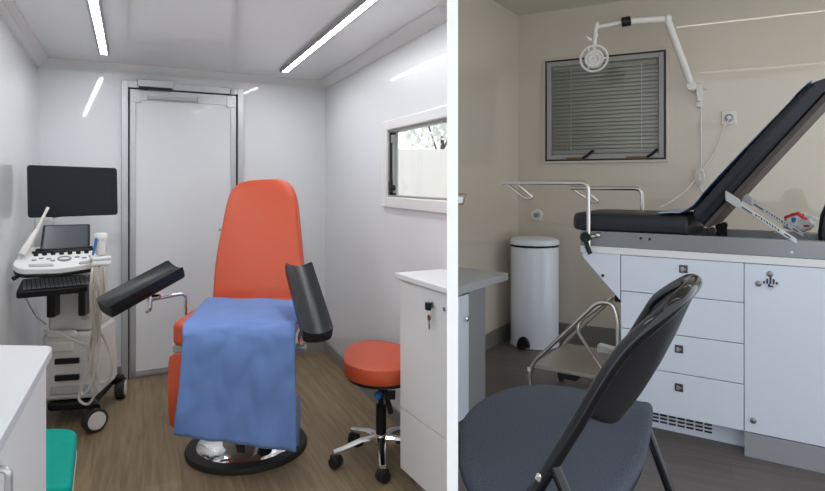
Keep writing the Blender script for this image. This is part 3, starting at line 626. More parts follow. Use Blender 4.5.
def cable(label, pts, n=10, r=.0068, near=0):
    q = catmull([P(p[0], p[1], p[2]-near) for p in pts], n); mb = MB(); mb.tube(q, r, 8); o = obj('probe_cable', mb, 'cable', loc=q[0]); tag(o, label, 'cable', 'probe cables of the ultrasound machine'); return o
cable('beige probe cable looping low beside the front caster', [(97, 267, 2.88), (92, 285, 2.87), (94, 325, 2.95), (92, 357, 3.0), (83, 383, 3.02), (79, 399, 3.02), (88, 404, 3.02), (95, 392, 3.02), (91, 372, 3.0), (88, 352, 2.98), (95, 320, 2.96), (102, 285, 2.91), (103, 267, 2.91)])
cable('beige probe cable with a wide loop towards the door', [(104, 267, 2.93), (104, 290, 2.93), (98, 325, 3.0), (105, 340, 3.05), (112, 360, 3.06), (109, 379, 3.06), (99, 381, 3.05), (94, 368, 3.03), (92, 345, 3.02), (97, 315, 2.94), (95, 290, 2.88), (99, 267, 2.89)], near=.022)
cable('beige probe cable strung across the front of the machine body', [(44, 331, 3.13), (58, 333, 3.14), (75, 341, 3.13), (90, 345, 3.08), (98, 335, 3.02), (99, 300, 2.92), (96, 278, 2.87), (96, 267, 2.87)], near=.05)
cable('beige probe cable bundled straight down under the holder', [(93, 267, 2.86), (91.5, 282, 2.85), (92.5, 310, 2.91), (96, 335, 2.98), (93, 350, 3.0), (88, 372, 3.01), (81, 389, 3.02), (84, 394, 3.02), (92, 383, 3.02), (96, 362, 3.01), (99, 340, 3.0), (101, 300, 2.93), (101, 267, 2.90)], near=.075)
cable('thin beige cable hanging from the keyboard to the machine body', [(25, 296, 2.83), (30, 306, 2.95), (37, 317, 3.1), (46, 324, 3.2)], r=.004)

# ================================================================= RIGHT ROOM: WINDOW
frq = Fr(C1, CDIR, nR)                          # x along the window wall, y into the room
def wt_(px):
    k = (px-CX)/FPX
    return (k*C1.y-C1.x)/(CDIR.x-k*CDIR.y)
x0, x1, z0, z1 = wt_(544), wt_(669), 1.478, 2.372
w2_ = bpy.data.objects.new('window_2', None); COL.objects.link(w2_); w2_.location = frq((x0+x1)/2, 0, z0); w2_['kind'] = 'structure'
def ring(mb, xa, xb, za, zb, t, y0, y1):
    mb.box(frq, (xa, y0, za), (xa+t, y1, zb)); mb.box(frq, (xb-t, y0, za), (xb, y1, zb)); mb.box(frq, (xa+t, y0, za), (xb-t, y1, za+t)); mb.box(frq, (xa+t, y0, zb-t), (xb-t, y1, zb))
mb = MB(); ring(mb, x0, x1, z0, z1, .020, 0, .03); obj('window_frame', mb, 'wall_warm', w2_, bevel=.003)
i0, i1, k0, k1 = x0+.020, x1-.020, z0+.020, z1-.020
mb = MB(); ring(mb, i0, i1, k0, k1, .012, .0, .034); obj('seal', mb, 'dark_seal', w2_)
mb = MB(); ring(mb, i0+.012, i1-.012, k0+.012, k1-.012, .040, .0, .03); obj('window_sash', mb, 'sash_grey', w2_, bevel=.004)
mb = MB(); mb.box(frq, (i0+.05, .0005, k0+.05), (i1-.05, .003, k1-.05)); obj('back_board', mb, 'sash_grey', w2_)
mb = MB(); mb.box(frq, (i0+.05, .024, k0+.05), (i1-.05, .027, k1-.05)); obj('pane', mb, 'pane_grey', w2_)
bl = thing('window_blind', 'closed grey slatted blind inside the window above the white bin', 'blind', frq((x0+x1)/2, .012, k0+.07))
ns = 23; zb0, zb1 = k0+.085, k1-.085; mb = MB()
for i in range(ns):
    z = zb0+(zb1-zb0)*i/(ns-1); h = (zb1-zb0)/(ns-1)*.5
    mb.add([frq(i0+.055, .019, z-h), frq(i1-.055, .019, z-h), frq(i1-.055, .014, z+h*.2), frq(i0+.055, .014, z+h*.2), frq(i1-.055, .006, z+h*.95), frq(i0+.055, .006, z+h*.95)], [(0, 1, 2, 3), (3, 2, 4, 5)])
obj('slats', mb, 'blind', bl, solid=.001)
mb = MB(); mb.box(frq, (i0+.065, .005, k1-.082), (i1-.065, .021, k1-.064)); obj('head_rail', mb, 'blind', bl)
mb = MB(); mb.box(frq, (i0+.065, .006, k0+.063), (i1-.065, .02, k0+.078)); obj('bottom_rail', mb, 'blind', bl)
for px_ in (571.5, 642):
    mb = MB(); xx = wt_(px_); mb.box(frq, (xx-.0028, .0200, zb0), (xx+.0028, .0212, zb1)); obj('ladder_tape', mb, 'lamp_white', bl)
for a_, b_, c_ in ((567, 586, 595), (627, 650, 659)):
    mb = MB(); mb.box(frq, (wt_(a_), .03, z0+.026), (wt_(b_), .046, z0+.046)); lt_ = obj('latch_base', mb, 'brass', w2_, bevel=.003)
    mb = MB(); mb.tube(catmull([frq(wt_(b_-2), .045, z0+.04), frq(wt_(b_+3), .055, z0+.062), frq(wt_(c_-2), .06, z0+.092), frq(wt_(c_), .06, z0+.095)], 5), .011); obj('latch_lever', mb, 'black', lt_)

# ---------------------------------------------------------------- examination lamp on the wall
wl = wt_(699.5); lm0 = frq(wl, .0, 1.95)
la = thing('examination_lamp', 'white ring examination lamp on a jointed wall arm above the blind', 'lamp', lm0)
mb = MB(); mb.box(frq, (wl-.022, .002, 1.89), (wl+.022, .03, 2.07)); mb.cyl(frq(wl, .03, 1.95), frq(wl, .06, 1.95), .018); mb.cyl(frq(wl+.03, .02, 2.03), frq(wl+.06, .03, 2.03), .008); obj('wall_bracket', mb, 'lamp_white', la, bevel=.005)
e0 = P(691.5, 86, 4.52); mb = MB(); mb.cyl(e0+nR*.03, e0-nR*.05, .034, n=28); obj('lower_joint', mb, 'lamp_white', la, bevel=.004)
e1 = P(667, 18.5, 4.46); mb = MB(); dd = (e1-e0); mb.tube([e0, e0+dd*.2, e0+dd*.6, e1], .027, 14); obj('lower_arm', mb, 'lamp_white', la)
e2 = P(626.5, 21.5, 4.5); e3 = P(597, 27, 4.56)
mb = MB(); mb.tube([e1+V((0, 0, .0)), e2], .026, 14); mb.sphere(e1, .034); obj('upper_arm', mb, 'lamp_white', la)
mb = MB(); d_ = (e3-e2).normalized(); mb.cyl(e2-d_*.03, e2+d_*.035, .036, n=24); obj('balance_joint', mb, 'black', la, bevel=.004)
mb = MB(); mb.tube([e2, e3], .016, 12); mb.cyl(e3+V((0, 0, .035)), e3+V((-.02, 0, -.06)), .017); obj('fore_arm', mb, 'lamp_white', la)
hc = P(594, 58.5, 4.52); ax = V((-.16, -.9, -.42)).normalized()
mb = MB(); mb.tube(catmull([e3+V((-.01, 0, -.05)), P(594, 42, 4.56), hc-ax*.05+V((0, 0, .04))], 6), .019, 12); mb.tube([P(591, 40, 4.54), P(586, 36.5, 4.5)], .010); obj('head_bracket', mb, 'lamp_white', la)
tx = ax.orthogonal().normalized(); ty = ax.cross(tx)
mb = MB(); mb.tube([hc+(tx*math.cos(t*PI/20)+ty*math.sin(t*PI/20))*.098 for t in range(40)], .0085, 10, True); obj('grip_ring', mb, 'lamp_white', la)
mb = MB()
for k in range(3):
    a = k*2*PI/3+.3; q = tx*math.cos(a)+ty*math.sin(a); mb = MB(); mb.tube([hc+q*.05, hc+q*.098], .008, 8); obj('ring_spoke', mb, 'lamp_white', la)
mb = MB(); mb.lathe(hc, [(.03, -.07), (.055, -.05), (.068, -.02), (.07, .012), (.062, .016), (.058, .006), (.046, .006), (.042, .014), (.034, .014), (.03, .004), (.012, .004), (.01, .012)], ax, 36); obj('lamp_head', mb, 'lamp_white', la)
# cables and sockets on the window wall
mb = MB(); mb.tube(catmull([frq(wl+.01, .012, 1.93), frq(wl+.012, .010, 1.6), frq(wl+.012, .010, 1.42), frq(wl+.0, .016, 1.30), frq(wl+.04, .018, 1.22)], 6), .006, 8); tag(obj('lamp_cord', mb, 'lamp_white', loc=frq(wl, .01, 1.93)), 'white cord hanging straight down from the lamp bracket', 'cord')
mb = MB(); st_ = frq(wl+.005, .045, 1.36)
for k in range(4):
    r = .05-.006*k; mb.tube([st_+CDIR*(r*.6*math.cos(t*PI/10)+.004*k)+V((0, 0, r*1.3*math.sin(t*PI/10)))+nR*(.004*k) for t in range(20)], .005, 6, True)
tag(obj('cord_coil', mb, 'lamp_white', loc=st_), 'coiled bundle of white cord on the wall behind the raised backrest', 'cord')
sx_ = wt_(729); sz_ = P(729, 118, frq(sx_).y).z
sk = thing('wall_socket', 'square white wall socket with a plug in it beside the raised backrest', 'socket', frq(sx_, 0, sz_))
mb = MB(); mb.box(frq, (sx_-.05, 0, sz_-.05), (sx_+.05, .012, sz_+.05)); obj('cover_plate', mb, 'lamp_white', sk, bevel=.004)
mb = MB(); mb.lathe(frq(sx_, .012, sz_), [(.03, 0), (.03, .004), (.022, .006)], nR, 24); obj('socket_ring', mb, 'steel', sk)
mb = MB(); mb.cyl(frq(sx_, .018, sz_), frq(sx_, .045, sz_), .015, .013); tag(obj('power_plug', mb, 'lamp_white', loc=frq(sx_, .018, sz_)), 'white plug sitting in the square wall socket', 'plug')
mb = MB(); yy = lambda px__, off: frq(wt_(px__), off).y
mb.tube(catmull([frq(sx_, .045, sz_-.015), P(724, 127, yy(724, .04)), P(717, 147, yy(717, .02)), P(706, 165, yy(706, .02)), P(696, 179, yy(696, .03)), P(684, 192, yy(684, .06)), P(668, 203, yy(668, .10)), P(660, 207, yy(660, .12))], 6), .0055, 8)
tag(obj('power_cable', mb, 'lamp_white', loc=frq(sx_, .04, sz_)), 'thin cord curving from the square wall socket down behind the black pad', 'cord')
ox = wt_(537); oz = P(537, 215, frq(ox).y).z
so2 = thing('wall_outlet', 'round white wall outlet above the white bin', 'socket', frq(ox, 0, oz))
mb = MB(); mb.lathe(frq(ox, 0, oz), [(.052, 0), (.052, .012), (.046, .018), (.036, .018), (.034, .010)], nR, 32); obj('cover_plate', mb, 'lamp_white', so2)
mb = MB(); mb.cyl(frq(ox, .008, oz), frq(ox, .03, oz), .018); obj('insert', mb, 'steel', so2)
mb = MB(); mb.tube(catmull([frq(ox+.01, .03, oz-.025), P(545, 222, yy(545, .06)), P(560, 224, yy(560, .25)), P(578, 227, yy(578, .5)), P(592, 229, yy(592, .7))], 6), .006, 8); tag(obj('outlet_cord', mb, 'lamp_white', loc=frq(ox, .03, oz)), 'white cord running from the round outlet to the examination table', 'cord')

# ---------------------------------------------------------------- pedal bin
bc = V(((534.5-CX)/FPX*4.9, 4.9, 0)); bn_ = thing('pedal_bin', 'tall white cylindrical pedal bin in the corner below the window', 'bin', bc)
mb = MB(); mb.lathe(bc, [(.190, .012), (.193, .03), (.193, .795), (.190, .80)], n=48); obj('bin_body', mb, 'bin_white', bn_)
mb = MB(); mb.lathe(bc, [(.185, 0), (.197, .004), (.197, .014), (.190, .016)], n=48); obj('base_rim', mb, 'bin_white', bn_)
mb = MB(); mb.lathe(bc, [(.186, .796), (.198, .80), (.198, .812), (.186, .816)], n=48); obj('lid_seal', mb, 'black', bn_)
mb = MB(); mb.lathe(bc, [(.19, .814), (.199, .816), (.199, .838), (.190, .856), (.15, .868), (.06, .872)], n=48); obj('lid', mb, 'bin_white', bn_)
pd = V((-.60, -.80, 0)).normalized(); fp = Fr(bc+pd*.185+V((0, 0, 0)), V((-pd.y, pd.x, 0)), -pd)
mb = MB(); pts = [(.055*math.cos(t*PI/12), .014+.085*math.sin(t*PI/12)) for t in range(13)]; mb.slab([fp(x, 0, z) for x, z in pts], pd*.03); obj('pedal_housing', mb, 'black', bn_, bevel=.006)
mb = MB(); mb.box(fp, (-.03, -.07, .012), (.03, .0, .026)); obj('pedal', mb, 'black', bn_, bevel=.006)

# ---------------------------------------------------------------- grey desk beside the bin
zd = .75
q0, q1 = PZ(508.5, 273, zd), PZ(459.6, 287, zd); q0.z = q1.z = 0; ed = (q1-q0).normalized()
dk = thing('grey_desk', 'pale grey desk with a white cupboard door beside the white bin', 'desk', q0)
q1 = q0+ed*(hit_part(q0, ed, 1)-.006); q2 = PZ(470, 268.5, zd); q2.z = 0; ddir2 = (q2-q0).normalized(); q2 = q0+ddir2*(hit_part(q0, ddir2, 1)-.006)
mb = MB(); mb.slab([p+V((0, 0, zd-.045)) for p in (q0, q1, q2)], (0, 0, .045)); obj('desk_top', mb, 'desk_grey', dk, bevel=.003)
def on_edge(px__): k = (px__-CX)/FPX; t = (k*q0.y-q0.x)/(ed.x-k*ed.y); return q0+ed*t
inn = V((-.85, .5, 0)).normalized()
g0, g1 = on_edge(487)+inn*.01, on_edge(471)+inn*.01
mb = MB(); mb.slab([g0, g1, g1+inn*.045, g0+inn*.045], (0, 0, zd-.045)); obj('leg_panel', mb, 'desk_panel', dk, bevel=.002)
g2 = on_edge(460.5)+inn*.012; g1b = g1+(g2-g1).normalized()*.006
mb = MB(); mb.slab([g1b+V((0, 0, .01)), g2+V((0, 0, .01)), g2+inn*.018+V((0, 0, .01)), g1b+inn*.018+V((0, 0, .01))], (0, 0, zd-.045-.022)); dd_ = obj('door', mb, 'white_lam2', dk, bevel=.002)
kp = PP(464.8, 318.5, g1, V((-ed.y, ed.x, 0))); kn = V((-ed.y, ed.x, 0)); kn = kn if kn.x > 0 else -kn
mb = MB(); mb.lathe(kp-kn*.004, [(.006, 0), (.006, .010), (.014, .014), (.015, .022), (.008, .027)], kn, 20); obj('knob', mb, 'chrome', dd_)
# chrome bracket at the partition
bk = P(459.9, 197.5, 3.6); tk = thing('chrome_bracket', 'small chrome bracket at the edge of the white partition above the desk', 'bracket', bk)
mb = MB(); mb.tube([bk+V((-.03, 0, .02)), bk+V((.035, 0, .022)), bk+V((.02, 0, -.04)), bk+V((-.03, .0, -.045))], .005, 8); obj('wire_loop', mb, 'stainless', tk)
mb = MB(); mb.box(Fr(bk), (-.03, .0, -.035), (.02, .012, .008)); obj('plate', mb, 'nickel', tk, bevel=.003)

# ================================================================= EXAMINATION TABLE
TA = V((1.60, 2.895, 0)); tu = V((.829, -.559, 0)).normalized(); tv = V((.559, .829, 0)).normalized(); T = Fr(TA, tu, tv)
et = thing('examination_table', 'black padded examination table on white drawers with its backrest raised', 'examination table', TA)
TW = .56; S0, S1, S2 = -.583, 0.0, .62
mb = MB(); mb.box(T, (S0, .02, .117), (S1-.004, TW, .931)); mb.box(T, (S1+.0, .02, .117), (S2, TW, .931)); obj('carcass', mb, 'white_lam2', et)
mb = MB(); mb.box(T, (S0, .11, 0), (S1, TW, .117)); pk = obj('plinth', mb, 'white_lam2', et)
mb = MB(); mb.box(T, (S1+.002, .0, 0), (S2, TW, .115)); lab(obj('plinth', mb, 'kick_grey', et), 'grey plinth')
# grille
mb = MB(); mb.box(T, (-.50, .108, .012), (-.135, .1099, .112)); gp = obj('vent_grille', mb, 'white_lam2', et)
mb = MB()
for i in range(8):
    for j in range(4): mb.box(T, (-.49+i*.043, .1065, .032+j*.019), (-.455+i*.043, .1081, .042+j*.019))
obj('vent_slots', mb, 'dark_seal', gp)
# drawers
zs = [(.739, .928), (.540, .735), (.345, .536), (.119, .341)]
lpx = [(683.5, 269), None, (679, 349), (679, 387.5)]
for (za, zb), lp in zip(zs, lpx):
    mb = MB(); mb.box(T, (S0+.002, 0, za), (S1-.002, .019, zb)); dw = obj('drawer', mb, 'white_lam2', et, bevel=.002)
    s_ = -.29; zc_ = za+(zb-za)*.72
    if lp: q = PP(lp[0], lp[1], TA, tv); s_ = (q-TA).dot(tu); zc_ = q.z
    mb = MB(); mb.box(T, (s_-.020, -.004, zc_-.020), (s_+.020, .001, zc_+.020)); lt_ = obj('latch', mb, 'latch_dark', dw, bevel=.002)
    mb = MB(); mb.box(T, (s_-.012, -.008, zc_-.012), (s_+.002, -.003, zc_+.010)); mb.box(T, (s_-.004, -.010, zc_-.004), (s_+.012, -.003, zc_+.004)); obj('latch_tab', mb, 'nickel', lt_, bevel=.001)
mb = MB(); mb.box(T, (S1+.001, 0, .119), (S2-.002, .019, .928)); td = obj('door', mb, 'white_lam2', et, bevel=.002)
def onT(px__, py__): q = PP(px__, py__, TA, tv); return (q-TA).dot(tu), q.z
for a_ in ((770, 274), (758.5, 283.5), (753.3, 420.5)):
    s_, z_ = onT(*a_); mb = MB(); mb.lathe(T(s_, .001, z_), [(.014, 0), (.014, .006), (.009, .009)], -tv, 20); obj('lock', mb, 'lock_grey', td)
s_, z_ = onT(770.5, 283.5); mb = MB(); h = .037
mb.slab([T(s_-h, 0, z_), T(s_, 0, z_-h), T(s_+h, 0, z_), T(s_, 0, z_+h)], -tv*.003); em = obj('emblem', mb, 'worktop', td)
mb = MB()
for k in range(-2, 3):
    x = k*.0128; hh = h-abs(x)-.002; mb.box(T, (s_+x-.0042, -.0042, z_-.002), (s_+x+.0042, -.003, z_+max(.006, hh)))
mb.box(T, (s_-.010, -.0042, z_-.017), (s_-.001, -.003, z_-.002)); mb.box(T, (s_-.010, -.0042, z_-.017), (s_+.012, -.003, z_-.009)); obj('emblem_bars', mb, 'navy', em)
# angled end panel and top band
mb = MB(); pe = [onT(582.3, 250.5), onT(621.8, 251), onT(621.8, 300), onT(583, 254.5)]
mb.hexa([T(s, .0, z) for s, z in ((-.79, .931), (S0-.002, .931), (S0-.002, .685), (-.79, .905))], [T(s, TW, z) for s, z in ((-.79, .931), (S0-.002, .931), (S0-.002, .685), (-.79, .905))]); ep = obj('end_panel', mb, 'white_lam2', et, bevel=.002)
s_, z_ = onT(603, 275.5); mb = MB(); mb.cyl(T(s_, .002, z_), T(s_, -.006, z_), .008); obj('screw', mb, 'dark_seal', ep)
mb = MB(); mb.box(T, (-.80, -.004, .931), (S2, TW, .968)); obj('top_band', mb, 'white_lam', et, bevel=.002)
# steel rails and tray
mb = MB(); mb.box(T, (-.80, -.006, .968), (S2, .030, 1.052)); rl = obj('side_rail', mb, 'steel', et, bevel=.003)
mb = MB(); mb.box(T, (-.80, TW-.03, .968), (S2, TW, 1.052)); obj('side_rail', mb, 'steel', et, bevel=.003)
mb = MB(); mb.box(T, (-.80, .03, .968), (-.77, TW-.03, 1.052)); obj('end_rail', mb, 'steel', et, bevel=.003)
mb = MB(); mb.box(T, (-.77, .03, .968), (S2, TW-.03, .985)); mb.box(T, (.10, .42, .985), (S2, TW-.03, 1.0515)); obj('tray', mb, 'steel', et)
for px__, py__ in ((641, 238.3), (650, 239)):
    s_, z_ = onT(px__, py__); mb = MB(); mb.cyl(T(s_, -.004, z_), T(s_, -.010, z_), .007); obj('bolt', mb, 'dark_seal', rl)
s_, z_ = onT(792, 252); mb = MB(); mb.cyl(T(s_, -.004, z_), T(s_, -.009, z_), .006); obj('bolt', mb, 'nickel', rl)
# seat pad
mb = MB(); pp = fillet([V((-.865, -.012, 0)), V((-.245, -.012, 0)), V((-.245, TW+.012, 0)), V((-.865, TW+.012, 0))], [.11, .02, .02, .11], 8, True); cn = V((-.54, TW/2, 0))
secs = []
for k, z in ((.95, 1.053), (.985, 1.062), (1.0, 1.082), (1.0, 1.108), (.985, 1.130), (.95, 1.143), (.8, 1.150)):
    e_ = 1-k; secs.append([T(cn.x+(p.x-cn.x)*(1-e_*.6), cn.y+(p.y-cn.y)*(1-e_), z) for p in pp])
mb.loft(secs); obj('seat_pad', mb, 'navy_vinyl', et)
# backrest
ang = math.radians(51); bu = tu*math.cos(ang)+V((0, 0, math.sin(ang))); bn2 = -tu*math.sin(ang)+V((0, 0, math.cos(ang)))
BK = Fr(T(-.145, 0, 1.075), bu, tv, bn2); BL = .865
def padsec(y, k, inset):
    pr_ = [(inset, .044), (inset*.4+.002, .058), (0.0, .085), (inset*.4+.01, .115), (.03+inset, .128), (BL*.5, .134-.002), (BL-.12, .128), (BL-.05, .112), (BL-.012-inset, .088), (BL-inset, .066), (BL-.02-inset, .046)]
    return [BK(x, y, .088+(z-.088)*k) for x, z in pr_]
mb = MB(); mb.loft([padsec(-.012, .45, .02), padsec(-.004, .8, .008), padsec(.012, .95, .002), padsec(.05, 1, 0), padsec(TW-.05, 1, 0), padsec(TW-.012, .95, .002), padsec(TW+.004, .8, .008), padsec(TW+.012, .45, .02)]); br_ = obj('backrest', mb, 'navy_vinyl', et)
mb = MB(); mb.box(BK, (.0, .01, .020), (BL-.06, TW-.01, .045)); obj('back_board', mb, 'brown_board', et, bevel=.004)
mb = MB()
for y in (.03, TW-.05): mb = MB(); mb.box(T, (-.19, y, 1.0), (-.13, y+.02, 1.085)); mb.cyl(T(-.145, y-.01, 1.075), T(-.145, y+.03, 1.075), .018); obj('hinge', mb, 'black', et, bevel=.003)
for v_ in (-.014, .40):
    p_a, p_b = T(-.045+.05*v_, v_, 1.232), T(.215+.05*v_, v_, 1.045); dd = (p_b-p_a).normalized(); Fs = Fr(p_a, dd, tv)
    mb = MB(); mb.box(Fs, (-.040, -.016, -.024), (.036, .023, .024)); stt = obj('strut_socket', mb, 'machine_grey', et, bevel=.004)
    mb = MB(); mb.box(Fs, (.03, .002, -.014), ((p_b-p_a).length, .022, .012)); obj('strut', mb, 'alu', et, bevel=.002)
    mb = MB(); L_ = (p_b-p_a).length; mb.box(Fs, (.045, -.0005, -.008), (.10, .0015, -.001))
    for k in range(9): mb.box(Fs, (.115+k*.014, -.0005, -.006 + .003*(k % 2)), (.123+k*.014, .0015, .004))
    mb.box(Fs, (L_-.06, -.0005, -.004), (L_-.03, .0015, .003)); obj('strut_scale', mb, 'dark_seal', stt)
# leg holders
def holder(v_, spost, send, ztop, ysc, wide):
    mb = MB(); r = .0125
    mb.tube(fillet([T(spost, v_, .955), T(spost, v_, ztop), T(send, v_, ztop)], .045, 8), r, 14)
    o = obj('leg_holder', mb, 'stainless', et)
    mb = MB(); a, b = T(send+.015, v_, ztop), T(send+.085, v_+.0, ztop); dv = tv*wide*0+tu*.0
    off = tu*.12+tv*.02+V((0, 0, -.092)); off2 = tu*.10+tv*.02+V((0, 0, -.088))
    mb.tube(fillet([a, a+off, b+off2*1.0, b], .022, 6), .008, 10); obj('heel_loop', mb, 'stainless', o)
holder(-.022, -.748, -1.262, 1.315, 1, 1)
holder(TW-.02, -.598, -1.05, 1.28, 1, 1)
s_, z_ = onT(587.5, 243); mb = MB(); mb.cyl(T(s_, -.012, z_+.035), T(s_, -.045, z_+.035), .028); mb.tube([T(s_-.0, -.04, z_+.03), T(s_+.015, -.045, z_-.02), T(s_+.03, -.045, z_-.055)], .013); obj('clamp_lever', mb, 'black', et)
s_, z_ = onT(599, 235); mb = MB(); mb.cyl(T(s_-.05, -.022, z_-.01), T(s_+.01, -.022, z_-.005), .010); mb.sphere(T(s_, -.02, z_), .017); obj('clamp_block', mb, 'stainless', et)
# blue paper on the pads
mb = MB()
def paper(u, v):
    y = .0+u*TW
    path = [T(-.39, 0, 1.156), T(-.285, 0, 1.156), BK(.05, 0, .142), BK(.12, 0, .142), BK(.35, 0, .136), BK(.6, 0, .134), BK(.74, 0, .130), BK(.815, 0, .115)]
    n_ = len(path)-1; t = v*n_; i = min(int(t), n_-1); p = path[i].lerp(path[i+1], t-i)
    return p+tv*(y+.012*math.sin(v*11))+bn2*(.006+.004*math.sin(u*9+v*14))
mb.grid(paper, 16, 42); pb = obj('paper_sheet', mb, 'pale_blue', solid=.002, angle=80, loc=T(-.3, .3, 1.15)); tag(pb, 'pale blue paper sheet laid over the raised black backrest', 'paper sheet')

# ---------------------------------------------------------------- step under the table end
stp = thing('step_stool', 'chrome tube step with a tan tread at the end of the examination table', 'step', T(-.9, .3, 0))
for v_ in (.03, .56):
    mb = MB(); mb.tube(fillet([T(-1.115, v_, .004), T(-1.115, v_, .235), T(-.715, v_, .655), T(-.635, v_, .66), T(-.605, v_, .57), T(-.605, v_, .004)], [0, .08, .07, .06, .06, 0], 8), .0125, 12); fo = obj('side_frame', mb, 'stainless', stp)
    mb = MB(); mb.cyl(T(-1.115, v_, 0), T(-1.115, v_, .03), .016); mb.cyl(T(-.605, v_, 0), T(-.605, v_, .03), .016); obj('rubber_foot', mb, 'rubber', fo)
    if v_ < .1: mb = MB(); mb.cyl(T(-1.115, v_, .205), T(-1.115, v_, .225), .0145); lab(obj('collar', mb, 'white_plastic', fo), 'white collar')
mb = MB(); mb.tube(fillet([T(-.70, .26, .645), T(-.93, .26, .45), T(-.70, .10, .25)], .09, 10), .0105, 12); obj('brace', mb, 'stainless', stp)
mb = MB(); mb.box(T, (-1.10, .03, .225), (-.62, .60, .245)); obj('tread', mb, 'step_plate', stp, bevel=.003)
mb = MB(); mb.box(T, (-.95, .04, .19), (-.84, .12, .225)); obj('tread_bracket', mb, 'black', stp, bevel=.003)
mb = MB(); mb.box(T, (-.66, .05, .245), (-.618, .12, .30)); mb.box(T, (-.69, .27, .62), (-.60, .33, .66)); obj('stop_block', mb, 'black', stp, bevel=.004)
mb = MB(); q = T(-.86, .50, .2455); Ft = Fr(q, tu, tv); mb.hexa([Ft(x, y, .0) for x, y in ((0, 0), (.21, 0), (.21, .07), (0, .07))], [Ft(x, y, z) for x, y, z in ((0, 0, .045), (.21, 0, .02), (.21, .07, .02), (0, .07, .045))]); tag(obj('folded_box', mb, 'white_plastic', bevel=.002, loc=q), 'flat white carton lying at the back of the chrome step', 'box')

# ---------------------------------------------------------------- things on the table at the frame edge
bg0 = T(.215, .51, 1.053); bgt = thing('plastic_bag', 'crumpled white plastic bag with red print on the steel tray', 'bag', bg0)
mb = MB()
def crum(a, b, sx, sy, sz, c):
    r = 1+.16*math.sin(a*3+b*2)+.12*math.sin(a*5-b*4)+.09*math.sin(a*9+b*7)
    return c+tu*(sx*r*math.sin(b)*math.cos(a))+tv*(sy*r*math.sin(b)*math.sin(a))+V((0, 0, sz*(1+math.cos(b))*(.9+.1*r)))
mb.grid(lambda u, v: crum(u*2*PI, .02+v*(PI-.03), .068, .045, .052, bg0), 36, 18); obj('bag_body', mb, 'white_plastic', bgt, angle=25)
mb = MB(); mb.grid(lambda u, v: crum(u*2.1+3.3, .3+v*.75+.25*math.sin(u*9), .071, .047, .0535, bg0), 18, 8); mb.grid(lambda u, v: crum(u*.5+3.5, 1.3+v*.25, .071, .047, .0535, bg0), 10, 5); mb.grid(lambda u, v: crum(u*.35+5.0, 1.8+v*.2, .071, .047, .0535, bg0), 10, 5); obj('print', mb, 'red', bgt, angle=25)
mb = MB(); mb.grid(lambda u, v: crum(u*.22+4.2, 1.1+v*.5, .072, .048, .054, bg0), 5, 8); lab(obj('print', mb, 'blue_plastic', bgt, angle=25), 'blue print')
hb0 = T(.40, .28, .985); hb = thing('black_cushion', 'black rounded cushion standing on the steel tray beside the plastic bag', 'cushion', hb0)
mb = MB(); sec_ = []
for k, y in ((.85, 0), (.96, .012), (1, .035), (1, .10), (.96, .125), (.85, .137)):
    sec_.append([T(.40+k*x, .28+y, .986+z*(k*.5+.5)) for x, z in ((-.10, 0), (-.105, .08), (-.095, .17), (-.07, .235), (-.03, .27), (.03, .275), (.08, .25), (.11, .18), (.12, .08), (.11, 0))])
mb.loft(sec_); obj('cover', mb, 'navy_vinyl', hb)

# ================================================================= FOLDING CHAIR
ZS = .60
sp = [(653, 405.5), (648, 443), (640, 464), (620, 491), (575, 525), (520, 525), (486, 497), (466, 478), (459.2, 460), (458.8, 440), (460.5, 422), (472, 406), (488, 395.5), (510, 387), (540, 383.3), (580, 387.5), (620, 396.5), (642, 400.5)]
pl = [PZ(x, y, ZS) for x, y in sp]; pl = catmull(pl, 4, True); cn = sum(pl, V())/len(pl)
fcB = V((cn.x, cn.y, 0)); fc = thing('folding_chair', 'black tube folding chair with a charcoal fabric seat in front of the drawers', 'chair', fcB)
mb = MB(); mb.loft([[cn+(p-cn)*k+V((0, 0, z)) for p in pl] for k, z in ((.94, -.042), (.98, -.036), (.997, -.022), (1.0, -.014), (.995, -.006), (.975, 0), (.90, .003), (.5, .004))]); obj('seat', mb, 'grey_fabric', fc, angle=60)
mb = MB(); mb.slab([cn+(p-cn)*.955+V((0, 0, -.062)) for p in pl], (0, 0, .022)); obj('seat_pan', mb, 'black_gloss', fc)
lat = V((.257, .48, 0)); latn = lat.normalized(); bk_ = V((.88, -.47, 0)).normalized()
Pn = V((.285, 1.33, .655))
def nleg(z): return V((.285+(z-.655)*.50, 1.33-(z-.655)*.232, z))
near = [V((.150, 1.395, .012)), nleg(.60)+V((0, 0, 0)), nleg(.80), nleg(.957)]
topm = V((.676, 1.438, 1.082))
sh_n = P(668, 310, 1.235); ap_n = P(690, 289, 1.30); ap_f = P(685, 282, 1.56); sh_f = P(659, 298, 1.70)
fleg = lambda z: nleg(z)+lat
farp = [fleg(.93), fleg(.80), fleg(.60), V((.150, 1.395, .012))+lat]
path = catmull([near[2], near[3], sh_n, ap_n, topm, ap_f, sh_f, farp[0], farp[1]], 8)
path = [near[0].lerp(near[1], t/5) for t in range(5)]+[near[1].lerp(near[2], t/4) for t in range(4)]+path+[farp[1].lerp(farp[2], t/4) for t in range(1, 5)]+[farp[2].lerp(farp[3], t/5) for t in range(1, 6)]
mb = MB(); mb.tube(path, .0165, 14); hoop = obj('frame_tube', mb, 'black_gloss', fc)
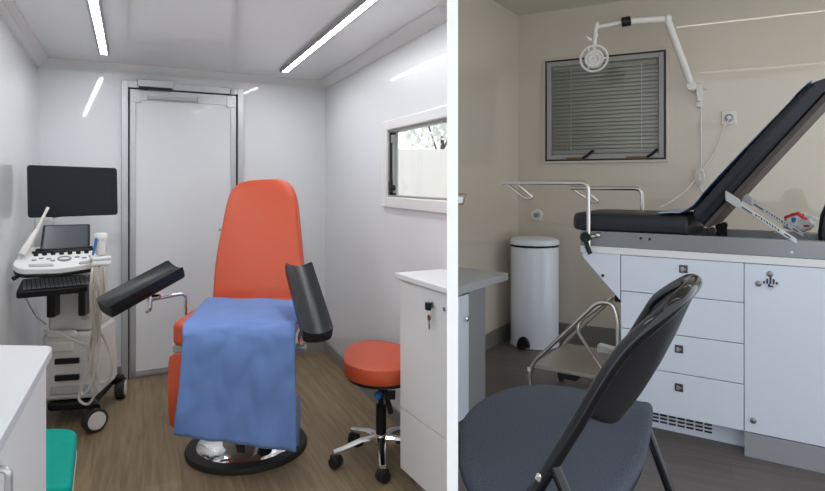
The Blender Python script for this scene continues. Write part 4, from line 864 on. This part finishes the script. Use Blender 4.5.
# backrest panel stretched in the hoop, bulging to the rear
NL = catmull([nleg(.822), nleg(.957), sh_n, ap_n, topm.lerp(ap_n, .3)], 6); FL = catmull([fleg(.80), fleg(.90), sh_f, ap_f, topm.lerp(ap_f, .3)], 6)
def panel(u, v):
    j = min(int(round(v*(len(NL)-1))), len(NL)-1); p = NL[j].lerp(FL[j], u)
    bulge = 4*u*(1-u); tb_ = (.5, .70, .76, .66, .48, .30, .15, .05, 0); q_ = min(v*8, 7.999); k_ = int(q_); f_ = q_ % 1; a_, b_, c_, d_ = tb_[max(k_-1, 0)], tb_[k_], tb_[k_+1], tb_[min(k_+2, 8)]; w = .5*(2*b_+(c_-a_)*f_+(2*a_-5*b_+4*c_-d_)*f_**2+(3*b_-a_-3*c_+d_)*f_**3)
    return p+bk_*(bulge*.085*w)+V((0, 0, -bulge*.075*(1-v)**1.5))
mb = MB(); mb.grid(panel, 20, len(NL)-1); obj('backrest', mb, 'black', fc, solid=.008, angle=80)
q = P(541, 480, nleg(.655).y-.018); mb = MB(); mb.lathe(q+V((0, .012, 0)), [(.010, 0), (.010, .006), (.006, .009)], V((-.3, -.95, 0)), 16); obj('pivot_bolt', mb, 'chrome', fc)
for a, b in ((V((.3075, 1.318, .705)), V((.60, 1.10, .012))), (P(646, 425, 1.83), V((.90, 1.76, .012)))):
    mb = MB(); mb.tube([a, a.lerp(b, .5), b], .0135, 12); lg = obj('rear_leg', mb, 'black_gloss', fc)
    mb = MB(); mb.cyl(V((b.x, b.y, 0)), V((b.x, b.y, .03)), .018); obj('rubber_foot', mb, 'rubber', lg)
for b in (V((.150, 1.395, 0)), V((.150, 1.395, 0))+lat):
    mb = MB(); mb.cyl(b, b+V((0, 0, .03)), .018); obj('rubber_foot', mb, 'rubber', fc)

# ================================================================= LIGHT
wd_ = bpy.data.worlds.new('world'); SC.world = wd_; wd_.use_nodes = True
bgn = wd_.node_tree.nodes['Background']; bgn.inputs['Color'].default_value = (.91, .965, 1.03, 1); bgn.inputs['Strength'].default_value = 1.3
vs = SC.view_settings; vs.view_transform = 'Standard'; vs.look = 'None'; vs.exposure = 0.35; vs.gamma = 1.0; vs.use_curve_mapping = False
